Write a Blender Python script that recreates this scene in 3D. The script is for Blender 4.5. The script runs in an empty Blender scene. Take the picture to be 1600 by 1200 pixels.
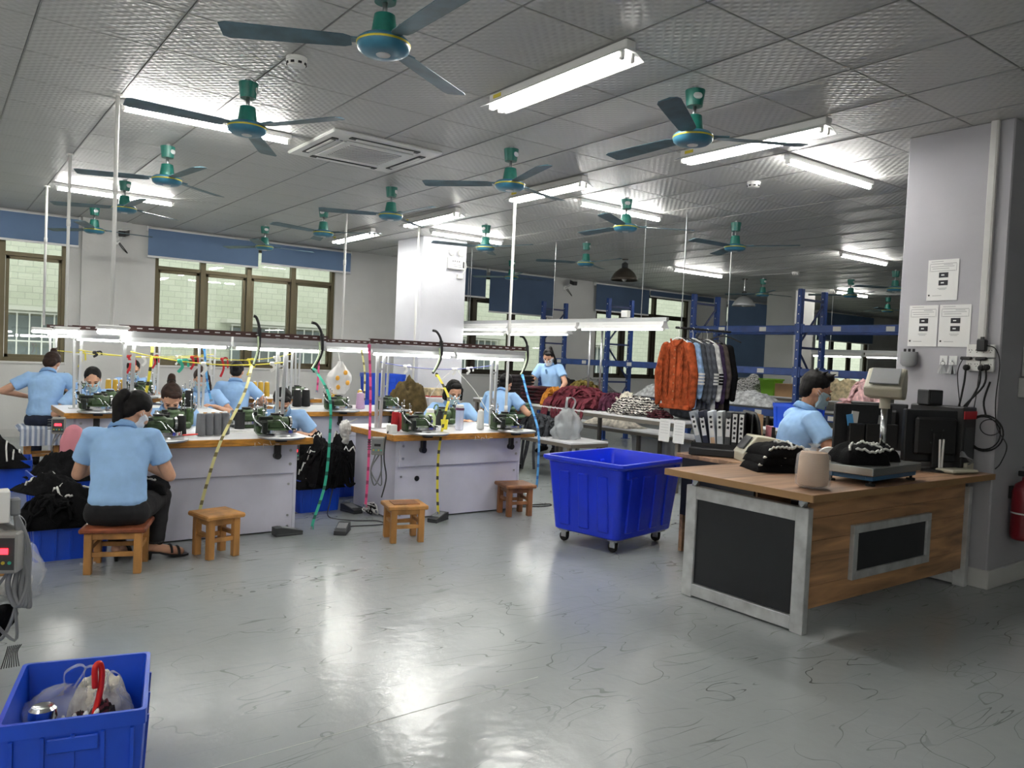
import bpy, bmesh, math, random
from mathutils import Vector, Matrix, noise
R_ = math.radians
# ------------------------------------------------------------------ camera
S = bpy.context.scene
COL = S.collection
cam_data = bpy.data.cameras.new('camera'); cam = bpy.data.objects.new('camera', cam_data); COL.objects.link(cam)
yaw, pitch, roll = R_(36.6), R_(-1.95), R_(2.57)
fw = Vector((math.sin(yaw)*math.cos(pitch), math.cos(yaw)*math.cos(pitch), math.sin(pitch)))
r0 = Vector((math.cos(yaw), -math.sin(yaw), 0)); u0 = r0.cross(fw)
rr = r0*math.cos(roll)+u0*math.sin(roll); uu = -r0*math.sin(roll)+u0*math.cos(roll)
cam.matrix_world = Matrix(((rr.x, uu.x, -fw.x, 0), (rr.y, uu.y, -fw.y, 0), (rr.z, uu.z, -fw.z, 1.35), (0, 0, 0, 1)))
cam_data.sensor_width = 36; cam_data.lens = 1231/1600*36; cam_data.clip_start = .05; cam_data.clip_end = 200
S.camera = cam
# ------------------------------------------------------------------ light
W = bpy.data.worlds.new('world'); S.world = W; W.use_nodes = True
bg = W.node_tree.nodes['Background']; bg.inputs[0].default_value = (1, .99, .97, 1); bg.inputs[1].default_value = 1.25
TUBE = 34.0          # emission of the fluorescent tubes
RAIL_TUBE = 14.0     # emission of the tubes over the sewing tables
vs = S.view_settings; vs.view_transform = 'Standard'; vs.look = 'None'; vs.gamma = 1; vs.use_curve_mapping = False
vs.exposure = 1.22

# ------------------------------------------------------------------ helpers
def lin(c):
    c = c/255
    return c/12.92 if c <= .04045 else ((c+.055)/1.055)**2.4
def rgb(*c): return (lin(c[0]), lin(c[1]), lin(c[2]), 1)
MATS = {}
def mat(name, c, rough=.5, metal=0, spec=.5, var=0, vscale=8, bump=0, bscale=60, emit=0, alpha=1, trans=0, coat=0, sheen=0, stretch=None):
    """principled material: colour c (sRGB 0-255), optional noise variation of the colour and noise bump"""
    m = bpy.data.materials.new(name); m.use_nodes = True; MATS[name] = m
    nt = m.node_tree; b = nt.nodes['Principled BSDF']
    b.inputs['Base Color'].default_value = rgb(*c); b.inputs['Roughness'].default_value = rough
    b.inputs['Metallic'].default_value = metal; b.inputs['Specular IOR Level'].default_value = spec
    b.inputs['Coat Weight'].default_value = coat; b.inputs['Sheen Weight'].default_value = sheen
    b.inputs['Transmission Weight'].default_value = trans; b.inputs['Alpha'].default_value = alpha
    if emit:
        b.inputs['Emission Color'].default_value = rgb(*c); b.inputs['Emission Strength'].default_value = emit
    tc = None
    if var or bump:
        tc = nt.nodes.new('ShaderNodeTexCoord'); mp = nt.nodes.new('ShaderNodeMapping'); nt.links.new(tc.outputs['Object'], mp.inputs[0])
        if stretch: mp.inputs['Scale'].default_value = stretch
    if var:
        n = nt.nodes.new('ShaderNodeTexNoise'); n.inputs['Scale'].default_value = vscale; n.inputs['Detail'].default_value = 5
        nt.links.new(mp.outputs[0], n.inputs['Vector'])
        r = nt.nodes.new('ShaderNodeValToRGB'); r.color_ramp.elements[0].position = .3; r.color_ramp.elements[1].position = .7
        lo = [max(0, x*(1-var)) for x in c]; hi = [min(255, x*(1+var*.6)) for x in c]
        r.color_ramp.elements[0].color = rgb(*lo); r.color_ramp.elements[1].color = rgb(*hi)
        nt.links.new(n.outputs['Fac'], r.inputs[0]); nt.links.new(r.outputs[0], b.inputs['Base Color'])
    if bump:
        n2 = nt.nodes.new('ShaderNodeTexNoise'); n2.inputs['Scale'].default_value = bscale; n2.inputs['Detail'].default_value = 4
        nt.links.new(mp.outputs[0], n2.inputs['Vector'])
        bp = nt.nodes.new('ShaderNodeBump'); bp.inputs['Strength'].default_value = bump; bp.inputs['Distance'].default_value = .01
        nt.links.new(n2.outputs['Fac'], bp.inputs['Height']); nt.links.new(bp.outputs[0], b.inputs['Normal'])
    return m
def nodes(m): return m.node_tree, m.node_tree.nodes['Principled BSDF']

class MB:
    def __init__(s): s.v = []; s.f = []; s.mi = []; s.cur = 0
    def add(s, vs, fs):
        o = len(s.v); s.v += [tuple(v) for v in vs]; s.f += [tuple(i+o for i in f) for f in fs]; s.mi += [s.cur]*len(fs); return s
    def box(s, c, d, rz=0, rx=0, ry=0, ch=0):
        """box centre c, size d; ch = chamfer on all 12 edges"""
        M = Matrix.Translation(c) @ Matrix.Rotation(rz, 4, 'Z') @ Matrix.Rotation(rx, 4, 'X') @ Matrix.Rotation(ry, 4, 'Y')
        x, y, z = d[0]/2, d[1]/2, d[2]/2
        if ch <= 0:
            vs = [M @ Vector((i*x, j*y, k*z)) for i in (-1, 1) for j in (-1, 1) for k in (-1, 1)]
            return s.add(vs, [(0, 1, 3, 2), (4, 6, 7, 5), (0, 4, 5, 1), (2, 3, 7, 6), (0, 2, 6, 4), (1, 5, 7, 3)])
        vs = []; idx = {}
        for i in (-1, 1):
            for j in (-1, 1):
                for k in (-1, 1):
                    for a in range(3):
                        p = [i*(x-ch), j*(y-ch), k*(z-ch)]; p[a] = (i*x, j*y, k*z)[a]
                        idx[i, j, k, a] = len(vs); vs.append(M @ Vector(p))
        fs = []
        for a in range(3):
            b, c2 = (a+1) % 3, (a+2) % 3
            for sg in (-1, 1):
                q = []
                for (e, f) in ((-1, -1), (1, -1), (1, 1), (-1, 1)):
                    t = [0, 0, 0]; t[a] = sg; t[b] = e; t[c2] = f; q.append(idx[(*t, a)])
                fs.append(q if sg > 0 else q[::-1])
            for e in (-1, 1):
                for f in (-1, 1):
                    t0 = [0, 0, 0]; t1 = [0, 0, 0]; t0[a] = -1; t1[a] = 1
                    for t in (t0, t1): t[b] = e; t[c2] = f
                    q = [idx[(*t0, b)], idx[(*t1, b)], idx[(*t1, c2)], idx[(*t0, c2)]]
                    fs.append(q if e*f > 0 else q[::-1])
        for i in (-1, 1):
            for j in (-1, 1):
                for k in (-1, 1):
                    q = [idx[i, j, k, 0], idx[i, j, k, 1], idx[i, j, k, 2]]
                    fs.append(q if i*j*k > 0 else q[::-1])
        return s.add(vs, fs)
    def rings(s, rings, caps=True, closed=True):
        n = len(rings[0]); vs = [p for r in rings for p in r]; fs = []
        for a in range(len(rings)-1):
            for i in range(n if closed else n-1):
                j = (i+1) % n; fs.append((a*n+i, a*n+j, (a+1)*n+j, (a+1)*n+i))
        if caps: fs.append(tuple(range(n-1, -1, -1))); fs.append(tuple((len(rings)-1)*n+i for i in range(n)))
        return s.add(vs, fs)
    def cyl(s, p0, p1, r0, r1=None, n=12, caps=True):
        p0, p1 = Vector(p0), Vector(p1); r1 = r0 if r1 is None else r1
        d = (p1-p0).normalized(); a = d.orthogonal().normalized(); b = d.cross(a)
        ring = lambda p, r: [p+(a*math.cos(t)+b*math.sin(t))*r for t in [2*math.pi*i/n for i in range(n)]]
        return s.rings([ring(p0, r0), ring(p1, r1)], caps)
    def cap(s, p0, p1, r0, r1=None, n=12, m=3):
        """tapered capsule"""
        p0, p1 = Vector(p0), Vector(p1); r1 = r0 if r1 is None else r1
        d = p1-p0; d = d.normalized() if d.length > 1e-6 else Vector((0, 0, 1)); a = d.orthogonal().normalized(); b = d.cross(a)
        ring = lambda p, r: [p+(a*math.cos(t)+b*math.sin(t))*r for t in [2*math.pi*i/n for i in range(n)]]
        rs = []
        for k in range(m): t = math.pi/2*(1-(k+.35)/(m+.35)); rs.append(ring(p0-d*r0*math.sin(t), r0*math.cos(t)))
        rs += [ring(p0, r0), ring(p1, r1)]
        for k in range(m-1, -1, -1): t = math.pi/2*(1-(k+.35)/(m+.35)); rs.append(ring(p1+d*r1*math.sin(t), r1*math.cos(t)))
        return s.rings(rs)
    def ell(s, c, r, M=None, n=14, m=8):
        c = Vector(c); M = M or Matrix.Identity(3); rs = []
        for k in range(1, m):
            t = math.pi*k/m; rs.append([c+M @ Vector((r[0]*math.sin(t)*math.cos(2*math.pi*i/n), r[1]*math.sin(t)*math.sin(2*math.pi*i/n), -r[2]*math.cos(t))) for i in range(n)])
        return s.rings(rs)
    def lathe(s, prof, c=(0, 0, 0), n=20, M=None, caps=True):
        """profile [(r, z)] bottom to top about z through c"""
        c = Vector(c); M = M or Matrix.Identity(3)
        return s.rings([[c+M @ Vector((r*math.cos(2*math.pi*i/n), r*math.sin(2*math.pi*i/n), z)) for i in range(n)] for r, z in prof], caps)
    def tube(s, pts, r, n=6, r1=None):
        pts = [Vector(p) for p in pts]; rs = []; a = None
        for k, p in enumerate(pts):
            d = (pts[min(k+1, len(pts)-1)]-pts[max(k-1, 0)])
            d = d.normalized() if d.length > 1e-7 else Vector((0, 0, 1))
            if a is None: a = d.orthogonal().normalized()
            else:
                a = a-d*a.dot(d); a = a.normalized() if a.length > 1e-6 else d.orthogonal().normalized()
            b = d.cross(a); rad = r if r1 is None else r+(r1-r)*k/(len(pts)-1)
            rs.append([p+(a*math.cos(2*math.pi*i/n)+b*math.sin(2*math.pi*i/n))*rad for i in range(n)])
        return s.rings(rs)
    def loft(s, secs, n=16):
        """secs: (centre, half_x, half_y, x axis, y axis)"""
        return s.rings([[Vector(c)+Vector(ax)*hx*math.cos(2*math.pi*i/n)+Vector(ay)*hy*math.sin(2*math.pi*i/n) for i in range(n)] for c, hx, hy, ax, ay in secs])
    def prism(s, poly, t, M=None):
        """polygon in xz extruded along y by +-t/2"""
        M = M or Matrix.Identity(4); n = len(poly)
        a = [M @ Vector((x, -t/2, z)) for x, z in poly]; b = [M @ Vector((x, t/2, z)) for x, z in poly]
        return s.rings([a, b])
    def ribbon(s, pts, w, t=.0012, side=None):
        """flat strip of width w along pts"""
        pts = [Vector(p) for p in pts]; rs = []
        for k, p in enumerate(pts):
            d = (pts[min(k+1, len(pts)-1)]-pts[max(k-1, 0)]).normalized()
            sd = Vector(side) if side is not None else Vector((1, 0, 0)); sd = (sd-d*sd.dot(d)).normalized(); nn = d.cross(sd)
            rs.append([p-sd*w/2-nn*t/2, p+sd*w/2-nn*t/2, p+sd*w/2+nn*t/2, p-sd*w/2+nn*t/2])
        return s.rings(rs)
    def grid(s, f, nu, nv, thick=0):
        vs = [Vector(f(i/nu, j/nv)) for j in range(nv+1) for i in range(nu+1)]; w = nu+1
        fs = [(j*w+i, j*w+i+1, (j+1)*w+i+1, (j+1)*w+i) for j in range(nv) for i in range(nu)]
        return s.add(vs, fs)
    def mesh(s, name, m, smooth=False):
        me = bpy.data.meshes.new(name); me.from_pydata(s.v, [], s.f)
        for x in (m if isinstance(m, (list, tuple)) else [m]):
            me.materials.append(MATS[x] if isinstance(x, str) else x)
        if isinstance(m, (list, tuple)): me.polygons.foreach_set('material_index', s.mi)
        if smooth: me.polygons.foreach_set('use_smooth', [True]*len(me.polygons))
        me.update(); return me
    def build(s, name, m, parent=None, smooth=False, loc=None, rz=0, bevel=0, auto=None):
        o = bpy.data.objects.new(name, s.mesh(name, m, smooth or auto is not None)); COL.objects.link(o)
        if parent: o.parent = parent
        if loc is not None: o.location = loc
        if rz: o.rotation_euler.z = rz
        if bevel:
            b = o.modifiers.new('bevel', 'BEVEL'); b.width = bevel; b.segments = 2; b.limit_method = 'ANGLE'
        if auto is not None:
            me = o.data
            bm = bmesh.new(); bm.from_mesh(me)
            for e in bm.edges: e.smooth = not (len(e.link_faces) != 2 or e.calc_face_angle(0) > R_(auto))
            bm.to_mesh(me); bm.free()
        return o
def tag(o, label=None, cat=None, group=None, kind=None):
    if label: o['label'] = label
    if cat: o['category'] = cat
    if group: o['group'] = group
    if kind: o['kind'] = kind
    return o
def thing(name, label, cat, loc=(0, 0, 0), rz=0, group=None):
    o = bpy.data.objects.new(name, None); COL.objects.link(o); o.empty_display_size = .1
    o.location = loc; o.rotation_euler = (0, 0, rz); return tag(o, label, cat, group)
def dup(root, loc, rz=None, label=None, group=None, parent=None):
    """copy of a thing with its parts and sub-parts (mesh data shared)"""
    r = root.copy(); COL.objects.link(r); r.parent = parent
    if loc is not None: r.location = loc
    if rz is not None: r.rotation_euler = (0, 0, rz)
    if label: r['label'] = label
    if group: r['group'] = group
    for ch in list(root.children):
        c = ch.copy(); COL.objects.link(c); c.parent = r
        for g in ch.children:
            d = g.copy(); COL.objects.link(d); d.parent = c
    return r
def smoothpath(pts, k=6):
    """Catmull-Rom through pts"""
    P = [Vector(p) for p in pts]; out = []
    for i in range(len(P)-1):
        a, b, c, d = P[max(i-1, 0)], P[i], P[i+1], P[min(i+2, len(P)-1)]
        for j in range(k):
            t = j/k; out.append(.5*((2*b)+(c-a)*t+(2*a-5*b+4*c-d)*t*t+(3*b-a-3*c+d)*t**3))
    out.append(P[-1]); return out
def remesh(o, vox, smooth=4, fac=.5, disp=0, dscale=.12):
    m = o.modifiers.new('remesh', 'REMESH'); m.mode = 'VOXEL'; m.voxel_size = vox; m.use_smooth_shade = True
    if smooth:
        k = o.modifiers.new('smooth', 'SMOOTH'); k.factor = fac; k.iterations = smooth
    if disp:
        key = 'wrinkle%d' % round(dscale*1000); t = bpy.data.textures.get(key)
        if not t: t = bpy.data.textures.new(key, 'CLOUDS'); t.noise_scale = dscale; t.noise_depth = 2
        d = o.modifiers.new('wrinkle', 'DISPLACE'); d.texture = t; d.strength = disp; d.mid_level = .5; d.texture_coords = 'LOCAL'
    return o
# ------------------------------------------------------------------ materials of the shell
def wall_mat(name, c):
    return mat(name, c, rough=.85, spec=.2, var=.05, vscale=1.2, bump=.12, bscale=25)
wall_mat('wall_white', (204, 204, 201)); wall_mat('wall_cool', (216, 217, 223)); wall_mat('skirting', (196, 196, 192))
mat('joint_dark', (30, 30, 31), rough=.8); mat('runner', (150, 150, 148), rough=.4, metal=.3)
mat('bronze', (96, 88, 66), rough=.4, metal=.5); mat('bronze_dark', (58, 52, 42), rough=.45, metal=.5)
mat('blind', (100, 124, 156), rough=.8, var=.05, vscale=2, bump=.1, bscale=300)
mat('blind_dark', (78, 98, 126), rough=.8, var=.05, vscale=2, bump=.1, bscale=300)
mat('white_metal', (226, 226, 224), rough=.35); mat('white_plastic', (228, 228, 224), rough=.4)
mat('steel', (178, 180, 182), rough=.3, metal=.9, var=.1); mat('alu', (205, 207, 208), rough=.35, metal=.55)
mat('black_plastic', (22, 22, 24), rough=.45); mat('black_rubber', (18, 18, 18), rough=.8)
mat('grey_plastic', (128, 130, 132), rough=.5); mat('dark_grey', (58, 60, 62), rough=.5)
mat('paper', (226, 226, 224), rough=.9); mat('ink', (50, 50, 54), rough=.9)
# ceiling tile : white enamelled plate with an embossed diamond pattern
m = mat('ceiling_tile', (188, 188, 185), rough=.45, spec=.4, metal=.0); nt, b = nodes(m)
tc = nt.nodes.new('ShaderNodeTexCoord'); mp = nt.nodes.new('ShaderNodeMapping'); mp.inputs['Rotation'].default_value = (0, 0, R_(45))
nt.links.new(tc.outputs['Object'], mp.inputs[0])
hs = []
for ax in ('X', 'Y'):
    w = nt.nodes.new('ShaderNodeTexWave'); w.wave_type = 'BANDS'; w.bands_direction = ax; w.inputs['Scale'].default_value = 7; nt.links.new(mp.outputs[0], w.inputs[0]); hs.append(w)
mx = nt.nodes.new('ShaderNodeMath'); mx.operation = 'MULTIPLY'; nt.links.new(hs[0].outputs['Fac'], mx.inputs[0]); nt.links.new(hs[1].outputs['Fac'], mx.inputs[1])
bp = nt.nodes.new('ShaderNodeBump'); bp.inputs['Strength'].default_value = .45; bp.inputs['Distance'].default_value = .01
nt.links.new(mx.outputs[0], bp.inputs['Height']); nt.links.new(bp.outputs[0], b.inputs['Normal'])
# floor : grey-blue epoxy, worn and scratched
m = mat('floor_epoxy', (120, 128, 132), rough=.2, spec=.5); nt, b = nodes(m)
tc = nt.nodes.new('ShaderNodeTexCoord')
def noise_n(scale, detail=6, vec=None, dist=0):
    n = nt.nodes.new('ShaderNodeTexNoise'); n.inputs['Scale'].default_value = scale; n.inputs['Detail'].default_value = detail; n.inputs['Distortion'].default_value = dist
    nt.links.new(vec or tc.outputs['Object'], n.inputs['Vector']); return n
def ramp(src, p0, c0, p1, c1):
    r = nt.nodes.new('ShaderNodeValToRGB'); e = r.color_ramp.elements; e[0].position = p0; e[0].color = c0; e[1].position = p1; e[1].color = c1
    nt.links.new(src, r.inputs[0]); return r.outputs[0]
big = ramp(noise_n(.8, 7, dist=.6).outputs['Fac'], .25, rgb(146, 152, 153), .75, rgb(160, 165, 165))
# thin curved scratches: contour lines of stretched noises
scr = None
for k, (ang, sc) in enumerate(((.5, (.7, 3.2, 1)), (-.9, (.6, 2.6, 1)), (1.5, (.5, 4.2, 1)), (.1, (1.5, 2.0, 1)))):
    mp = nt.nodes.new('ShaderNodeMapping'); mp.inputs['Rotation'].default_value = (0, 0, ang); mp.inputs['Scale'].default_value = sc; mp.inputs['Location'].default_value = (k*3.7, k*1.9, 0); nt.links.new(tc.outputs['Object'], mp.inputs[0])
    n = noise_n(1.3, 2, mp.outputs[0], .2)
    cp = nt.nodes.new('ShaderNodeMath'); cp.operation = 'COMPARE'; nt.links.new(n.outputs['Fac'], cp.inputs[0]); cp.inputs[1].default_value = .5; cp.inputs[2].default_value = .0022; q = cp.outputs[0]
    br_ = nt.nodes.new('ShaderNodeMath'); br_.operation = 'MULTIPLY'; nt.links.new(q, br_.inputs[0]); nt.links.new(ramp(noise_n(1.7+k*.4, 2).outputs['Fac'], .47, (0, 0, 0, 1), .56, (1, 1, 1, 1)), br_.inputs[1]); q = br_.outputs[0]
    if scr is None: scr = q
    else:
        a = nt.nodes.new('ShaderNodeMath'); a.operation = 'MAXIMUM'; nt.links.new(scr, a.inputs[0]); nt.links.new(q, a.inputs[1]); scr = a.outputs[0]
msk = ramp(noise_n(.7, 3).outputs['Fac'], .35, (.25, .25, .25, 1), .65, (1, 1, 1, 1))
a = nt.nodes.new('ShaderNodeMath'); a.operation = 'MULTIPLY'; nt.links.new(scr, a.inputs[0]); nt.links.new(msk, a.inputs[1])
mix = nt.nodes.new('ShaderNodeMix'); mix.data_type = 'RGBA'; nt.links.new(a.outputs[0], mix.inputs['Factor']); nt.links.new(big, mix.inputs['A']); mix.inputs['B'].default_value = rgb(84, 87, 87)
nt.links.new(mix.outputs['Result'], b.inputs['Base Color'])
rg = ramp(noise_n(1.6, 6, dist=.4).outputs['Fac'], .2, (.17, .17, .17, 1), .85, (.255, .255, .255, 1)); nt.links.new(rg, b.inputs['Roughness'])
bp = nt.nodes.new('ShaderNodeBump'); bp.inputs['Strength'].default_value = .1; bp.inputs['Distance'].default_value = .02
nt.links.new(noise_n(14, 5).outputs['Fac'], bp.inputs['Height']); nt.links.new(bp.outputs[0], b.inputs['Normal'])
# window glass : clear pane, mirror by fresnel
m = bpy.data.materials.new('window_glass'); m.use_nodes = True; MATS['window_glass'] = m; nt = m.node_tree; nt.nodes.clear()
out = nt.nodes.new('ShaderNodeOutputMaterial'); ms = nt.nodes.new('ShaderNodeMixShader'); fr = nt.nodes.new('ShaderNodeFresnel'); fr.inputs[0].default_value = 1.6
tr = nt.nodes.new('ShaderNodeBsdfTransparent'); tr.inputs[0].default_value = (.86, .9, .86, 1); gl = nt.nodes.new('ShaderNodeBsdfGlossy'); gl.inputs['Roughness'].default_value = .01
ge = nt.nodes.new('ShaderNodeNewGeometry'); mr = nt.nodes.new('ShaderNodeMapRange'); mr.inputs['To Min'].default_value = 1.6; mr.inputs['To Max'].default_value = 1/1.6   # same mirror from both faces of the pane
nt.links.new(ge.outputs['Backfacing'], mr.inputs['Value']); nt.links.new(mr.outputs[0], fr.inputs[0])
nt.links.new(fr.outputs[0], ms.inputs[0]); nt.links.new(tr.outputs[0], ms.inputs[1]); nt.links.new(gl.outputs[0], ms.inputs[2]); nt.links.new(ms.outputs[0], out.inputs[0])
# thin plastic film
def film(name, c, a=.35, rough=.25):
    m = bpy.data.materials.new(name); m.use_nodes = True; MATS[name] = m; nt = m.node_tree; b = nt.nodes['Principled BSDF']
    b.inputs['Base Color'].default_value = rgb(*c); b.inputs['Roughness'].default_value = rough; b.inputs['Alpha'].default_value = a
    tcx = nt.nodes.new('ShaderNodeTexCoord'); n = nt.nodes.new('ShaderNodeTexNoise'); n.inputs['Scale'].default_value = 30; n.inputs['Detail'].default_value = 5; nt.links.new(tcx.outputs['Object'], n.inputs['Vector'])
    bp = nt.nodes.new('ShaderNodeBump'); bp.inputs['Strength'].default_value = .6; bp.inputs['Distance'].default_value = .01
    nt.links.new(n.outputs['Fac'], bp.inputs['Height']); nt.links.new(bp.outputs[0], b.inputs['Normal']); return m
film('bag_film', (225, 228, 232), .26); film('bag_grey', (190, 196, 198), .6)
# neighbouring facade : pale tiles
m = mat('facade_tile', (222, 224, 212), rough=.7); nt, b = nodes(m)
tc = nt.nodes.new('ShaderNodeTexCoord'); mp = nt.nodes.new('ShaderNodeMapping'); mp.inputs['Rotation'].default_value = (R_(90), 0, 0); nt.links.new(tc.outputs['Object'], mp.inputs[0])
br = nt.nodes.new('ShaderNodeTexBrick'); br.inputs['Color1'].default_value = rgb(190, 192, 180); br.inputs['Color2'].default_value = rgb(180, 184, 170); br.inputs['Mortar'].default_value = rgb(160, 164, 154)
br.inputs['Scale'].default_value = 2.2; br.inputs['Mortar Size'].default_value = .012; nt.links.new(mp.outputs[0], br.inputs['Vector']); nt.links.new(br.outputs[0], b.inputs['Base Color'])
mat('facade_window', (120, 128, 132), rough=.2); mat('facade_band', (190, 190, 184), rough=.6)
# ------------------------------------------------------------------ room shell
XL, XR, YN, YB, HC = -4.5, 24.5, -4.5, 12.3, 3.0
def struct(name, mb, m, parent=None, **k):
    o = mb.build(name, m, parent, **k)
    if parent is None: o['kind'] = 'structure'
    return o
flr = struct('floor', MB().box(((XL+XR)/2, (YN+YB)/2, -.1), (XR-XL+.6, YB-YN+.6, .2)), 'floor_epoxy')
mat('seam', (176, 178, 176), rough=.5)
a_, b_ = Vector((.72, 2.51, 0)), Vector((2.1, 2.55, 0)); MB().box((a_+b_)/2, ((b_-a_).length, .004, .0012), rz=math.atan2(b_.y-a_.y, b_.x-a_.x)).build('floor_seam', 'seam', flr)
ceil = struct('ceiling', MB().box(((XL+XR)/2, (YN+YB)/2, 3.065), (XR-XL+.6, YB-YN+.6, .1)), 'joint_dark')
# tiles, 0.6 m module
X0, Y0 = .42, 4.84
cells = []
i0, i1 = math.floor((XL-X0)/.6), math.ceil((XR-X0)/.6); j0, j1 = math.floor((YN-Y0)/.6), math.ceil((YB-Y0)/.6)
camM = cam.matrix_world.inverted()
def inview(p):
    q = camM @ Vector(p)
    if q.z > -.3: return None
    x = 800+1231*q.x/-q.z; y = 600-1231*q.y/-q.z
    return (x, y) if -60 < x < 1660 and -60 < y < 1260 else None
for i in range(i0, i1):
    for j in range(j0, j1):
        xa, xb = max(X0+.6*i, XL), min(X0+.6*i+.6, XR); ya, yb = max(Y0+.6*j, YN), min(Y0+.6*j+.6, YB)
        if xb-xa < .03 or yb-ya < .03: continue
        c = ((xa+xb)/2, (ya+yb)/2, 3.0)
        vis = any(inview((u, v, 3.0)) for u in (xa, c[0], xb) for v in (ya, c[1], yb)) and not (c[0] > 5.5 and c[1] < 2.2*c[0]/5.9)
        cells.append((0 if vis else 1, math.hypot(c[0], c[1]), c, xb-xa, yb-ya))
cells.sort()
full = MB().box((0, 0, .007), (.593, .593, .014), ch=.003).mesh('ceiling_tile', 'ceiling_tile')
rest = MB(); nt_ = 0
for vis, d, c, wx, wy in cells:
    if vis == 0 and nt_ < 300:
        nt_ += 1
        me = full if wx > .599 and wy > .599 else MB().box((0, 0, .007), (wx-.007, wy-.007, .014), ch=.003).mesh('ceiling_tile', 'ceiling_tile')
        o = bpy.data.objects.new('ceiling_tile', me); COL.objects.link(o); o.parent = ceil; o.location = c
    else: rest.box((c[0], c[1], 3.007), (wx-.007, wy-.007, .014))
tag(rest.build('ceiling_tiles', 'ceiling_tile', ceil), kind='stuff')
for i in range(i0+1, i1):
    MB().box((X0+.6*i, (YN+YB)/2, 3.004), (.0035, YB-YN, .016)).build('ceiling_runner', 'runner', ceil)
# walls
wins = {1: (-1.38, 1.5), 2: (2.62, 5.4), 3: (7.3, 9.95), 4: (11.25, 14.15), 5: (15.5, 17.1), 6: (19.3, 22.0)}
ZS, ZT = 1.0, 2.86
wb = MB(); x = XL-.2
for n in sorted(wins):
    a, b2 = wins[n]; wb.box(((x+a)/2, YB+.12, 1.5), (a-x, .24, 3.0)); wb.box(((a+b2)/2, YB+.12, ZS/2), (b2-a, .24, ZS)); wb.box(((a+b2)/2, YB+.12, (ZT+3)/2), (b2-a, .24, 3-ZT)); x = b2
wb.box(((x+XR+.2)/2, YB+.12, 1.5), (XR+.2-x, .24, 3.0))
struct('wall_back', wb, 'wall_white')
# a wall panel that stands slightly proud between the first two windows (structural pier)
struct('wall_pier', MB().box((1.98, YB-.025, 1.5), (.62, .05, 3.0)), 'wall_white')
struct('wall_left', MB().box((XL-.1, (YN+YB)/2, 1.5), (.2, YB-YN, 3.0)), 'wall_white')
struct('wall_right', MB().box((XR+.1, (YN+YB)/2, 1.5), (.2, YB-YN, 3.0)), 'wall_white')
struct('wall_front', MB().box(((XL+XR)/2, YN-.1, 1.5), (XR-XL, .2, 3.0)), 'wall_white')
struct('baseboard_back', MB().box(((XL+XR)/2, YB-.006, .05), (XR-XL, .012, .1)), 'skirting')
struct('wall_pillar_center', MB().box((5.93, 10.1, 1.5), (.74, .74, 3.0), ch=.008), 'wall_cool')
struct('wall_pillar_far', MB().box((14.85, 10.1, 1.5), (.7, .7, 3.0), ch=.008), 'wall_white')
wall_mat('pillar_shaded', (172, 171, 176))  # white wall paint darkened on this pillar to stand in for weaker light
pr_ = struct('wall_pillar_right', MB().box((5.845, 2.515, 1.5), (.75, .67, 3.0), ch=.008), 'pillar_shaded')
struct('baseboard_pillar', MB().box((5.848, 2.512, .06), (.78, .70, .12), ch=.004), 'wall_white')
# windows
def window(n, xs, trans, frame='bronze'):
    x0, x1 = xs[0], xs[-1]; y = YB+.08
    fr = MB(); t = .055
    for xx in (x0+t/2, x1-t/2): fr.box((xx, y, (ZS+ZT)/2), (t, .09, ZT-ZS), ch=.004)
    for zz in (ZS+t/2, ZT-t/2, trans): fr.box(((x0+x1)/2, y, zz), (x1-x0-.01, .088, t), ch=.004)
    w = struct('window_%d' % n, fr, frame)
    for xx in xs[1:-1]: MB().box((xx, y-.005, (ZS+ZT)/2), (.075, .1, ZT-ZS-.02), ch=.004).build('mullion', frame, w)
    for a, b2 in zip(xs[:-1], xs[1:]):
        s = MB(); za, zb = ZS+t, trans-t/2; a2, b3 = a+.045, b2-.045
        for xx in (a2+.02, b3-.02): s.box((xx, y+.005, (za+zb)/2), (.04, .05, zb-za))
        for zz in (za+.02, zb-.02): s.box(((a2+b3)/2, y+.005, zz), (b3-a2, .05, .04))
        s.build('sash', frame, w)
        MB().box(((a2+b3)/2, y+.005, (za+zb)/2), (b3-a2-.06, .006, zb-za-.06)).build('pane', 'window_glass', w)
        MB().box(((a2+b3)/2, y+.005, (trans+ZT)/2), (b3-a2+.02, .006, ZT-trans-t+.01)).build('pane', 'window_glass', w)
    MB().box(((x0+x1)/2, YB+.03, ZS-.012), (x1-x0+.02, .1, .03), ch=.004).build('window_sill', 'wall_white', w)
    return w
window(1, [-1.38, -.66, .06, .76, 1.5], 2.42); window(2, [2.62, 3.3, 3.99, 4.7, 5.4], 2.42)
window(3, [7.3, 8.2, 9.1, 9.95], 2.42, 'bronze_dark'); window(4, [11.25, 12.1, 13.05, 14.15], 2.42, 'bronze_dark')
window(5, [15.5, 16.3, 17.1], 2.42, 'bronze_dark'); window(6, [19.3, 20.2, 21.1, 22.0], 2.42, 'bronze_dark')
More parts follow.
